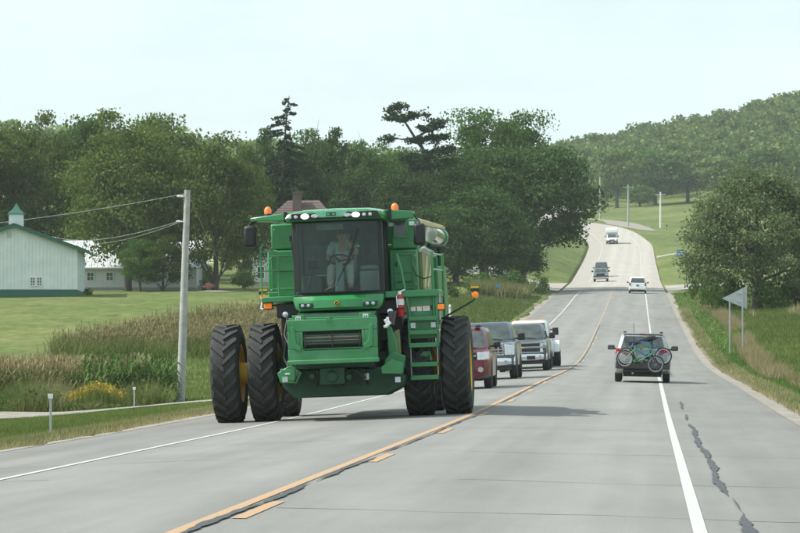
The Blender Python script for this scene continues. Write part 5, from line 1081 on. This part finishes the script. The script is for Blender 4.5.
# interior
m = MB(); m.ext(-.27, .27, -.45, .05, 2.62, 2.80); seat = part(m, "seat", 'interior2', cab, .05)
m = MB(); m.box((0, .08, 3.08), (.5, .14, .62), ('X', -.14)); m.box((0, .13, 3.46), (.26, .1, .16), ('X', -.14)); part(m, "seat_back", 'interior2', seat, .05)
m = MB(); m.ext(-.2, .2, -.4, 0, 2.37, 2.62); part(m, "seat_base", 'black', seat, .02)
m = MB(); m.prism([(-.09, 2.37), (.09, 2.37), (.06, 2.95), (-.06, 2.95)], 'xz', -.92, -.80); stc = part(m, "steering_column", 'interior2', cab, .02)
m = MB(); m.torus((0, 0, 0), .19, .017, 'z', 28, 8); 
for a in (0, 2.1, 4.2): m.tube([(0, 0, -.03), (math.cos(a) * .18, math.sin(a) * .18, 0)], .014, 6)
sw = part(m, "steering_wheel", 'black', stc, 0, 60, loc=(0, -.74, 3.0)); sw.rotation_euler = (R(-28), 0, 0)
m = MB(); m.ext(.36, .72, -.75, .1, 2.37, 2.78); m.box((.53, -.4, 2.84), (.3, .7, .08)); con = part(m, "console", 'interior2', cab, .03)
m = MB(); m.box((.52, -.62, 3.02), (.06, .06, .2)); m.box((.52, -.62, 3.14), (.09, .07, .07)); part(m, "joystick", 'black', con, .02)
m = MB(); m.box((-.5, -.85, 2.92), (.2, .05, .15), ('Z', .3)); mon = part(m, "monitor", 'black', cab, .015); m = MB(); m.tube([(-.6, -.95, 2.5), (-.5, -.83, 2.86)], .015); part(m, "monitor_arm", 'black', mon, 0)
m = MB(); m.ext(-.74, -.36, -.7, .1, 2.37, 2.72); part(m, "side_box", 'interior', cab, .03)
m = MB(); m.box((-.15, -.9, 3.62), (.5, .02, .12), ('X', .5)); part(m, "sun_visor", 'interior2', cab, .01)
# roof
m = MB()
def roofring(y, z0, z1, w): return [(-w, y, z0), (w, y, z0), (w + .03, y, z0 + .06), (w - .02, y, z1 - .05), (w - .3, y, z1), (0, y, z1 + .015), (-w + .3, y, z1), (-w + .02, y, z1 - .05), (-w - .03, y, z0 + .06)]
m.loft([roofring(-1.50, 3.74, 3.86, .84), roofring(-1.46, 3.72, 3.905, .9), roofring(-.9, 3.72, 3.95, .92), roofring(.25, 3.72, 3.95, .92), roofring(.5, 3.72, 3.88, .9)]); roof = part(m, "cab_roof", 'green', cab, 0, 30)
m = MB(); m.prism([(-.86, 3.745), (.86, 3.745), (.80, 3.865), (-.80, 3.865)], 'xz', -1.535, -1.48); part(m, "light_bar", 'black', roof, .01)
ox = -.06
m = MB(); m.prism([(ox - .22, 3.775), (ox + .22, 3.775), (ox + .33, 3.90), (ox - .33, 3.90)], 'xz', -1.56, -1.5); bd = part(m, "roof_badge", 'green_pale', roof, .008)
m = MB(); m.frame(ox - .09, ox + .09, 3.80, 3.865, .014, -1.566, -1.556); m.ext(ox - .02, ox + .02, -1.566, -1.556, 3.815, 3.85); part(m, "emblem", 'green_dark', bd, 0)
for x, w, h, mt in ((-.49, .155, .10, 'lit'), (-.30, .15, .075, 'lens'), (.30, .15, .075, 'lens'), (.46, .155, .10, 'lit')):
    if mt == 'lens': x = x
    m = MB(); m.loft([[(ox + x + math.cos(t) * w / 2 * k, yy, 3.805 + math.sin(t) * h / 2 * k) for t in np.linspace(0, 6.283, 15)[:-1]] for yy, k in ((-1.5, 1), (-1.55, 1), (-1.562, .8))]); wl = part(m, "work_lamp", mt, roof, 0, 40)
for x in (-.66, -.77, .62, .73):
    m = MB(); m.lathe([(-1.57, .02), (-1.555, .034), (-1.5, .036)], 'y', (ox + x, 0, 3.80), 14); part(m, "work_lamp", 'lens', roof, 0, 40)
for s, x0, x1, z0, z1 in ((-1, -1.66, -.84, 3.76, 3.90), (1, 1.42, .86, 3.70, 3.88)):
    m = MB(); m.hexa([Vector(p) for p in [(x1, -1.0, z0), (x0, -.8, z0 + .03), (x1, .35, z0), (x0, -.35, z0 + .03), (x1, -1.0, z1 + .02), (x0, -.8, z0 + (.09 if s < 0 else .16)), (x1, .35, z1 + .02), (x0, -.35, z0 + (.09 if s < 0 else .16))]]); ar = part(m, "roof_wing", 'green', roof, .015)
    m = MB(); m.ext(x1 + s * .10, x1 + s * .16, -1.03, -.2, z0 - .02, z1 + .03); part(m, "wing_strap", 'black', ar, .005)
    bxx_ = -1.36 if s < 0 else 1.05; zt_ = 3.90 if s < 0 else 3.87
    m = MB(); m.lathe([(zt_ - .12, .07), (zt_ + .02, .075), (zt_ + .035, .065)], 'z', (bxx_, -.45, 0), 18); bs_ = part(m, "beacon_base", 'black', roof, 0, 40)
    m = MB(); m.lathe([(zt_ + .03, .066), (zt_ + .10, .068), (zt_ + .145, .05), (zt_ + .165, .02), (zt_ + .168, .001)], 'z', (bxx_, -.45, 0), 18); part(m, "beacon", 'beacon', bs_, 0, 60)
# mirrors
for x, z0, z1, sx in ((-1.66, 3.30, 3.70, -1.55), (1.53, 3.21, 3.62, 1.42)):
    m = MB(); m.ext(x - .11, x + .11, -.98, -.84, z0, z1); mi = part(m, "mirror", 'black', cab, .05)
    m = MB(); m.ext(x - .085, x + .085, -.845, -.835, z0 + .03, z1 - .03); part(m, "mirror_glass", 'chrome', mi, 0)
    m = MB(); m.tube([(sx, -.6, 3.80), (x, -.85, z1 + .03), (x, -.88, z1 - .08)], .02); part(m, "mirror_arm", 'black', mi, 0, 50)
# nose panel under the windshield
def nose(z, w, b): return [(x, -1.30 - b * (1 - (x / .9) ** 2), z) for x in np.linspace(-w, w, 13)] + [(w, -.9, z), (-w, -.9, z)]
m = MB(); m.loft([nose(2.05, .74, .20), nose(2.10, .80, .24), nose(2.24, .845, .22), nose(2.32, .84, .10)]); ns = part(m, "nose_panel", 'green', cab, 0, 35)
for s in (-1, 1):
    m = MB(); m.prism([(s * .72, 2.105), (s * .42, 2.09), (s * .47, 2.19), (s * .74, 2.20)], 'xz', -1.475, -1.36); hl = part(m, "lamp_recess", 'green_dark', ns, .01)
    for x in (.66, .55): m = MB(); m.lathe([(-1.495, .015), (-1.487, .032), (-1.45, .034)], 'y', (s * x, 0, 2.148), 16); part(m, "headlight", 'lens', hl, 0, 40)
m = MB(); m.lathe([(-1.555, .048), (-1.53, .052), (-1.5, .052)], 'y', (-.01, 0, 2.17), 24); em = part(m, "emblem", 'black', ns, 0, 40)
m = MB(); m.torus((-.01, -1.555, 2.17), .043, .006, 'y', 24, 6); m.box((-.015, -1.558, 2.165), (.04, .008, .015), ('Y', -.5)); m.box((.012, -1.558, 2.185), (.02, .008, .011), ('Y', .7)); m.box((-.022, -1.558, 2.155), (.02, .008, .009), ('Y', .9)); part(m, "emblem_deer", 'yellow', em, 0)
# platforms
m = MB(); m.ext(-1.48, -.84, -1.05, .5, 2.24, 2.35); part(m, "platform", 'green', bevel=.02)
m = MB(); m.ext(.84, 1.86, -1.05, .7, 2.24, 2.37); pf = part(m, "platform", 'green', bevel=.02)
m = MB(); m.ext(-1.2, 1.2, -.9, .5, 1.95, 2.22); m.ext(-1.15, 1.15, -.6, .5, 1.45, 1.95); part(m, "underframe", 'black', bevel=.02)
m = MB()
for z in (2.42, 2.84, 3.20): m.tube([(-1.50, -.9, z), (-1.18, -.9, z)], .016, 6)
m.tube([(-1.50, -.9, 2.3), (-1.50, -.9, 3.28), (-1.46, -.7, 3.34)], .018, 6); m.tube([(-1.18, -.9, 2.3), (-1.18, -.9, 3.12), (-1.24, -.9, 3.2)], .018, 6); part(m, "handrail", 'green2', bevel=0, smooth=50)
m = MB(); m.tube([(-.88, -.9, 2.9), (-.92, -.92, 3.45)], .014, 6); m.box((-.93, -.9, 3.43), (.05, .04, .1)); m.tube([(-.90, -.9, 2.75), (-.82, -.95, 2.8)], .014, 6); part(m, "grab_bar", 'black', bevel=0)
# right hand rails
m = MB()
for x, y in ((1.74, -.95), (1.86, .3)): m.tube([(x, y, 1.85), (x, y, 3.08)], .024, 8)
for z in (2.75, 3.04): m.tube([(1.74, -.95, z), (1.86, .3, z)], .018, 6)
part(m, "handrail", 'green', bevel=0, smooth=50)
m = MB(); m.tube([(1.08, -.95, 3.06), (1.16, -1.0, 2.75), (1.30, -1.02, 1.85)], .02, 8); part(m, "handrail", 'green', bevel=0, smooth=50)
m = MB(); m.tube([(1.33, -.6, 2.83), (1.4, -.7, 2.66), (1.55, -.8, 2.58), (1.73, -.95, 2.62)], .011, 6); part(m, "cable", 'black', bevel=0)
for k in range(6): pass
# ladder
m = MB(); m.ext(1.28, 1.82, -.90, -.84, 1.46, 2.26); lb = part(m, "ladder_panel", 'green2', bevel=.01)
for x, w, h in ((1.37, .09, .08), (1.49, .09, .09), (1.62, .13, .09)): MB().ext(x - w / 2, x + w / 2, -.912, -.898, 2.02 - h / 2, 2.02 + h / 2).build("decal", 'white_plate', lb)
for x, z in ((1.36, 2.045), (1.5, 2.05), (1.61, 2.03)): MB().ext(x - .03, x + .03, -.918, -.91, z, z + .015).build("decal_bar", 'amber', lb)
m = MB(); m.lathe([(-.93, .045), (-.9, .05)], 'y', (1.74, 0, 2.04), 14); part(m, "cap", 'black', lb, 0)
for x in (1.36, 1.74): MB().ext(x - .045, x + .045, -.925, -.898, 1.66, 1.76).build("reflector", 'lens', lb)
m = MB()
for x in (1.285, 1.815): m.box((x, -.92, 1.80), (.05, .09, 1.0)); 
part(m, "stringer", 'green', lb, .01)
m = MB()
for x in (1.30, 1.80): m = MB(); m.tube([(x, -.95, 1.32), (x, -1.0, .74)], .012, 6); part(m, "link", 'sign_back', lb, 0)
for z, y in ((1.86, -.95), (1.60, -.98), (1.36, -1.02), (1.00, -1.0), (.755, -1.0)):
    m = MB(); m.ext(1.29, 1.81, y - .11, y + .13, z - .065, z + .02); st_ = part(m, "step", 'green', lb, .008)
    m = MB()
    for k in range(8): m.ext(1.33 + k * .06, 1.35 + k * .06, y - .1, y + .1, z + .02, z + .03)
    part(m, "step_grip", 'green_dark', st_, 0)
m = MB(); m.prism([(1.36, 1.04), (1.70, 1.04), (1.66, 1.22), (1.42, 1.22)], 'xz', -.86, -.82); part(m, "kick_plate", 'green2', lb, .01)
# fire extinguisher
fx, fy_ = 1.14, -1.08
m = MB(); m.lathe([(1.88, .055), (1.9, .07), (2.22, .07), (2.27, .05), (2.30, .025)], 'z', (fx, fy_, 0), 20); fe = part(m, "fire_extinguisher", 'red', bevel=0, smooth=40)
m = MB(); m.lathe([(2.10, .0725), (2.21, .0725)], 'z', (fx, fy_, 0), 20, False); part(m, "label_band", 'white_plate', fe, 0, 40)
m = MB(); m.lathe([(2.02, .074), (2.05, .074)], 'z', (fx, fy_, 0), 20); part(m, "bracket", 'black', fe, 0, 40)
m = MB(); m.box((fx, fy_, 2.33), (.05, .05, .06)); m.box((fx + .03, fy_, 2.365), (.13, .025, .02), ('Y', -.3)); m.tube([(fx - .02, fy_ - .03, 2.33), (fx - .07, fy_ - .05, 2.25), (fx - .06, fy_ - .06, 2.05)], .012, 6); part(m, "valve", 'chrome', fe, 0)
# lamps and marker plates on the sides
def amber_lamp(x, y, z, w, h): 
    m = MB(); m.ext(x - w / 2 - .015, x + w / 2 + .015, y, y + .05, z - h / 2 - .015, z + h / 2 + .015); b = part(m, "marker_lamp", 'black', bevel=.01); m = MB(); m.ext(x - w / 2, x + w / 2, y - .035, y + .005, z - h / 2, z + h / 2); part(m, "lens", 'amber', b, .015)
amber_lamp(1.89, -.95, 2.04, .13, .10); amber_lamp(-1.37, -.9, 2.18, .15, .10)
m = MB(); m.tube([(1.86, -.9, 1.8), (1.86, -.9, 2.3)], .022); part(m, "lamp_bracket", 'sign_back', bevel=0)
m = MB(); m.tube([(-1.4, -.85, 2.12), (-1.55, -.5, 2.14), (-1.58, 0, 2.3)], .018); part(m, "lamp_bracket", 'sign_back', bevel=0)
for s, pts in ((1, [(1.5, .3, 1.80), (1.85, .25, 1.84), (2.46, .2, 2.16), (2.48, .2, 2.22)]), (-1, [(-1.3, .3, 2.2), (-1.5, .25, 2.22), (-1.58, .2, 2.28), (-1.58, .2, 2.32)])):
    m = MB(); m.tube(pts, .018, 8); sa = part(m, "signal_arm", 'green_dark', bevel=0, smooth=50); x, y, z = pts[-1]
    m = MB(); m.lathe([(y - .06, .03), (y - .045, .06), (y, .065), (y + .03, .05)], 'y', (x, 0, z + .04), 18); part(m, "signal_lamp", 'amber', sa, 0, 40)
    m = MB(); m.ext(x - .085, x + .085, y - .01, y + .01, z + .10, z + .21); part(m, "signal_plate", 'green_dark', sa, 0); m = MB(); m.ext(x - .08, x + .08, y - .018, y - .01, z + .165, z + .205); part(m, "reflective_strip", 'yellow', sa, 0)
# feeder house
m = MB(); m.frame(-.82, .82, 1.12, 1.88, .22, -2.55, -2.38); m.ext(-.6, -.54, -2.55, -2.38, 1.34, 1.66); m.ext(.54, .6, -2.55, -2.38, 1.34, 1.66); m.ext(-.54, .54, -2.55, -2.38, 1.30, 1.345); fh = part(m, "feeder_house", 'green_pale' if False else 'green2', bevel=.012)
m = MB(); m.prism([(-2.38, 1.16), (-2.38, 1.86), (-.5, 2.15), (-.5, 1.3)], 'yz', -.74, .74); part(m, "feeder_duct", 'green_dark', fh, .01)
m = MB(); m.ext(-.53, .53, -2.40, -2.374, 1.34, 1.66); part(m, "feeder_mouth_shade", 'black', fh, 0)  # black sheet over the duct end stands for the shaded interior
m = MB(); m.lathe([(-.53, .12), (.53, .12)], 'x', (0, -2.44, 1.50), 24); dm = part(m, "feeder_drum", 'green_dark', fh, 0, 40)
for a in range(4): t = a * .45 - .6; m = MB(); m.box((0, -2.44 - math.cos(t) * .12, 1.50 + math.sin(t) * .12), (1.04, .02, .016), ('X', t)); part(m, "slat", 'roof_brown', dm, 0)
for x in (-.5, 0, .5): m = MB(); m.box((x, -2.565, 1.5), (.02, .01, .26)); part(m, "chain", 'dark', dm, 0)
for s in (-1, 1):
    m = MB(); m.prism([(s * .74, 1.36), (s * .58, 1.30), (s * .58, 1.40), (s * .66, 1.46), (s * .69, 1.74), (s * .75, 1.76)], 'xz', -2.585, -2.548); part(m, "side_rib", 'green', fh, .008)
    x = .62 * s; m = MB(); m.ext(x - .11, x + .11, -2.5, -2.34, 1.82, 1.965); br = part(m, "hanger_bracket", 'green', fh, .01)
    m = MB(); m.ext(x - .05, x + .05, -2.508, -2.498, 1.85, 1.945); pl = part(m, "marker_plate", 'white_plate', br, 0)
    m = MB(); m.tube([(x - .025, -2.51, 1.87), (x - .025, -2.51, 1.92), (x, -2.51, 1.895), (x + .025, -2.51, 1.92), (x + .025, -2.51, 1.87)], .006, 4); part(m, "mark", 'dark', pl, 0)
m = MB(); m.ext(-.84, .84, -2.60, -2.40, 1.06, 1.14); part(m, "bottom_lip", 'green2', fh, .015)
m = MB(); m.ext(-.80, .80, -2.45, -2.30, 1.88, 1.915); m.box((-.06, -2.5, 1.87), (.09, .12, .09)); part(m, "top_lip", 'green', fh, .01)
# gear and hoses under the feeder house
m = MB(); m.prism([(-1.05, 1.0), (-1.0, .66), (-.78, .44), (.92, .44), (1.24, .60), (1.26, .78), (.95, .95)], 'xz', -1.75, -.45); part(m, "belly_plate", 'green_dark', bevel=.03)
m = MB(); m.ext(-.98, -.72, -2.25, -1.7, .78, .98); m.prism([(-1.05, .92), (-.8, 1.06), (-.6, .92), (-.7, .72), (-1.0, .74)], 'xz', -2.2, -1.9); part(m, "skid_bracket", 'green', bevel=.01)
m = MB(); m.prism([(.88, .84), (1.25, .82), (1.28, 1.02), (1.05, 1.1), (.86, .96)], 'xz', -2.2, -1.8); part(m, "skid_bracket", 'green', bevel=.01)
m = MB(); m.ext(-.72, .72, -2.2, -1.75, .98, 1.07); m.ext(-.26, .2, -2.25, -1.8, .68, .98); m.lathe([(-2.32, .06), (-2.3, .10), (-2.22, .11)], 'y', (-.03, 0, .82), 16); m.lathe([(-2.28, .05), (-2.2, .07)], 'y', (.28, 0, .80), 12); m.lathe([(-2.28, .05), (-2.2, .06)], 'y', (-.4, 0, .84), 12); part(m, "gearbox", 'green_dark', bevel=.01)
rg = random.Random(4)
for k in range(9):
    x = -.6 + k * .15; m = MB(); m.tube([(x, -1.9, 1.02), (x + rg.uniform(-.1, .1), -2.25, .92), (x + rg.uniform(-.16, .16), -2.22, .74 + rg.uniform(-.05, .1)), (x + rg.uniform(-.2, .2), -1.9, .66)], rg.uniform(.012, .022), 6); part(m, "hose", 'black' if k % 3 else 'dark', bevel=0, smooth=60)
for x, z in ((-.90, .80), (1.18, .72)): MB().ext(x - .05, x + .05, -2.26, -2.245, z - .05, z + .05).build("reflector", 'lens', cb)
m = MB(); m.box((.60, -2.15, .80), (.08, .1, .12)); part(m, "coupler", 'sign_back', bevel=.01); m = MB(); m.box((-.85, -2.28, .9), (.09, .03, .03)); part(m, "coupler", 'white_plate', bevel=.005)
# right of the feeder: header drive shield, hoses, pale coupler block
m = MB(); m.prism([(.95, 1.0), (1.12, 1.0), (1.10, 1.45), (1.0, 1.7), (.92, 1.72)], 'xz', -1.5, -1.2); m.prism([(.86, .95), (1.22, .95), (1.26, 1.15), (1.02, 1.25), (.88, 1.1)], 'xz', -1.62, -1.3); part(m, "drive_shield", 'green', bevel=.015)
m = MB(); m.prism([(1.02, 1.2), (1.16, 1.2), (1.14, 1.65), (1.05, 1.62)], 'xz', -1.32, -1.2); part(m, "shield_panel", 'tank', bevel=.01)
m = MB()
for k in range(5): m.box((.93 + .035 * (k % 3), -2.0 + .03 * k, 1.74 + .035 * k - .04), (.07, .06, .05), ('Y', .4 * k))
part(m, "coupler_block", 'white_plate', bevel=.008)
for k in range(5): m = MB(); m.tube([(.95 + .03 * k, -1.95, 1.72), (.98 + .03 * k, -1.6, 1.98), (.9 + .05 * k, -1.1, 1.95)], .014, 6); part(m, "hose", 'black', bevel=0, smooth=60)
m = MB(); m.tube([(-.95, -1.2, 1.95), (-1.0, -1.4, 1.62), (-.84, -1.7, 1.3)], .016, 8); m.tube([(-.95, -.9, 2.0), (-1.05, -1.1, 1.2), (-.9, -1.4, .9)], .022, 8); part(m, "hose", 'black', bevel=0, smooth=60)
m = MB(); m.lathe([(-1.5, .03), (-1.48, .055), (-1.40, .05)], 'y', (-.98, 0, 2.0), 14); part(m, "field_lamp", 'lens', bevel=0, smooth=40); m = MB(); m.lathe([(-1.5, .03), (-1.48, .055), (-1.40, .05)], 'y', (.98, 0, 1.98), 14); part(m, "field_lamp", 'lens', bevel=0, smooth=40)
for s in (-1, 1):
    m = MB(); m.ext(s * .86, s * 1.14, -.7, .3, 1.4, 2.2); part(m, "wheel_guard", 'black', bevel=.02)
    m = MB(); m.ext(s * .62, s * .72, -1.9, -.9, .95, 1.08); m.tube([(s * .66, -1.7, 1.1), (s * .66, -.4, .95)], .045, 10); part(m, "lift_cylinder", 'dark', bevel=0)
for o in cb.children:
    if o.type == 'MESH' and o.name.split('.')[0] not in ('wheel', 'dual_spacer', 'axle', 'rear_axle', 'final_drive'):
        zs = [c[2] for c in o.bound_box]; o.location.x += .038 * ((min(zs) + max(zs)) / 2 if o.name != 'cab' else 2.2)
# driver: one skinned body, clothes over it
def skin(name, chains, m, parent, sub=2, loc=(0, 0, 0), root=0):
    V = []; E = []; Rr = []; ix = {}
    for ch in chains:
        prev = None
        for p in ch:
            k = tuple(round(c, 4) for c in p[:3])
            if k not in ix: ix[k] = len(V); V.append(p[:3]); Rr.append(p[3])
            i = ix[k]
            if prev is not None and prev != i: E.append((prev, i))
            prev = i
    me = bpy.data.meshes.new(name); me.from_pydata(V, E, []); o = bpy.data.objects.new(name, me); col.objects.link(o)
    me.materials.append(M[m]); o.parent = parent; o.location = loc
    md = o.modifiers.new("skin", 'SKIN'); md.use_smooth_shade = True
    sv = me.skin_vertices[0].data if me.skin_vertices else None
    if sv is None:
        bm = bmesh.new(); bm.from_mesh(me); bm.verts.layers.skin.verify(); bm.to_mesh(me); bm.free(); sv = me.skin_vertices[0].data
    for i, r in enumerate(Rr): sv[i].radius = (r, r); sv[i].use_root = (i == root)
    s = o.modifiers.new("subdivision", 'SUBSURF'); s.levels = sub; s.render_levels = sub; return o
# sits on the seat (top 2.80); faces -y; the raised hand is on the picture's right
dv = thing("person", "driver in a pale shirt and light trousers seated behind the combine's windshield, one hand raised", "person", (CX + .085, CY, -.098), 0, None, 0, -.038)
pel, ch1, neck, hd_ = (0, -.22, 2.90, .145), (0, -.14, 3.14, .15), (0, -.12, 3.37, .062), (0, -.14, 3.46, .085)
shL, shR = (-.17, -.12, 3.30, .065), (.17, -.12, 3.30, .065)
elL, haL = (-.27, -.30, 3.06, .045), (-.20, -.62, 3.02, .028)
elR, haR = (.29, -.34, 3.10, .045), (.12, -.33, 3.36, .028)
kL, aL, tL = (-.17, -.66, 2.86, .075), (-.19, -.78, 2.46, .048), (-.2, -.92, 2.40, .035)
kR, aR, tR = (.17, -.66, 2.86, .075), (.19, -.78, 2.46, .048), (.2, -.92, 2.40, .035)
hips = [(-.10, -.26, 2.87, .11), (.10, -.26, 2.87, .11)]
def fingers(h, d, side, curl):
    d = Vector(d).normalized(); s = Vector(side).normalized(); c = Vector(curl).normalized(); h = Vector(h[:3]); out = []; palm = h + d * .07
    for k, ln in enumerate((.06, .07, .066, .05)):
        b = palm + s * (.03 - .02 * k); m1 = b + d * ln * .5 + c * .008; e = b + d * ln + c * .03; out.append([(*h, .028), (*(h + d * .035), .03), (*b, .010), (*m1, .009), (*e, .007)])
    t = h + s * .045 + d * .03; out.append([(*(h + d * .035), .03), (*t, .011), (*(t + d * .04 + c * .015), .009)]); return out
chains = [[pel, ch1, neck, (0, -.135, 3.41, .066), hd_, (0, -.14, 3.53, .09), (0, -.13, 3.585, .065)], [ch1, shL, elL, haL], [ch1, shR, elR, haR], [pel, hips[0], kL, aL, tL], [pel, hips[1], kR, aR, tR]]
chains += fingers(haL, (.25, -1, .1), (1, 0, .2), (0, -.2, -1)) + fingers(haR, (-.45, .15, 1), (-.2, -1, .1), (-1, 0, 0))
body = skin("body", chains, 'skin', dv, 2)
def grow(p, a): return (p[0], p[1], p[2], p[3] + a)
mid = lambda a, b, t, r: tuple(a[i] + (b[i] - a[i]) * t for i in range(3)) + (r,)
skin("shirt", [[grow(pel, .012), grow(ch1, .018), (0, -.12, 3.33, .08)], [grow(ch1, .018), grow(shL, .016), mid(shL, elL, .9, .066)], [grow(ch1, .018), grow(shR, .016), mid(shR, elR, .9, .066)]], 'shirt', dv)
skin("trousers", [[grow(pel, .02), grow(hips[0], .016), grow(kL, .018), (-.19, -.77, 2.5, .068)], [grow(pel, .02), grow(hips[1], .016), grow(kR, .018), (.19, -.77, 2.5, .068)]], 'trouser', dv)
for s in (-1, 1): m = MB(); m.loft([[(s * .195 + x * w, y, z) for x, z in ((-1, 2.365), (1, 2.365), (1, 2.40), (.6, h), (-.6, h), (-1, 2.40))] for y, w, h in ((-1.02, .03, 2.41), (-.95, .045, 2.44), (-.8, .05, 2.49), (-.70, .045, 2.49))]); m.build("boot", 'black', dv, .008)
m = MB(); m.ball((0, -.135, 3.555), .108, (.92, 1.05, .75), 12); cp = m.build("cap", 'cap', dv, 0, 60); m = MB(); m.prism([(-.08, -.22), (.08, -.22), (.065, -.32), (0, -.345), (-.065, -.32)], 'xy', 3.545, 3.557); m.build("visor", 'cap', cp, .004)
m = MB(); m.ball((0, -.10, 3.50), .098, (.9, .95, .8), 10); m.build("hair", 'hair', dv, 0, 60)
m = MB()
for s in (-1, 1): m.ball((s * .033, -.222, 3.49), .012, (1, .6, .7), 8)
m.build("eyes", 'black', dv, 0, 60)
m = MB(); m.hexa([Vector(p) for p in [(-.014, -.235, 3.44), (.014, -.235, 3.44), (-.016, -.2, 3.44), (.016, -.2, 3.44), (-.008, -.222, 3.49), (.008, -.222, 3.49), (-.01, -.2, 3.49), (.01, -.2, 3.49)]]); m.build("nose", 'skin', dv, .006)
m = MB(); m.ext(-.025, .025, -.222, -.2, 3.408, 3.416); m.build("mouth", 'maroon', dv, .002)
for s in (-1, 1): m = MB(); m.ball((s * .09, -.13, 3.47), .028, (.35, .7, 1), 8); m.build("ear", 'skin', dv, 0, 60)
# ---------------------------------------------------------------- air
hv = bpy.data.materials.new("haze_air"); hv.use_nodes = True; nt = hv.node_tree; nt.nodes.clear()
o_ = nt.nodes.new("ShaderNodeOutputMaterial"); pv = nt.nodes.new("ShaderNodeVolumePrincipled"); pv.inputs['Density'].default_value = HAZE; pv.inputs['Color'].default_value = (.86, .95, .93, 1); pv.inputs['Anisotropy'].default_value = .2
nt.links.new(pv.outputs[0], o_.inputs['Volume']); M['haze'] = hv
hz_ = MB().ext(-2600, 2600, -300, 2700, -3, 175).build("haze", 'haze', None, 0, 0); kind(hz_, 'stuff')
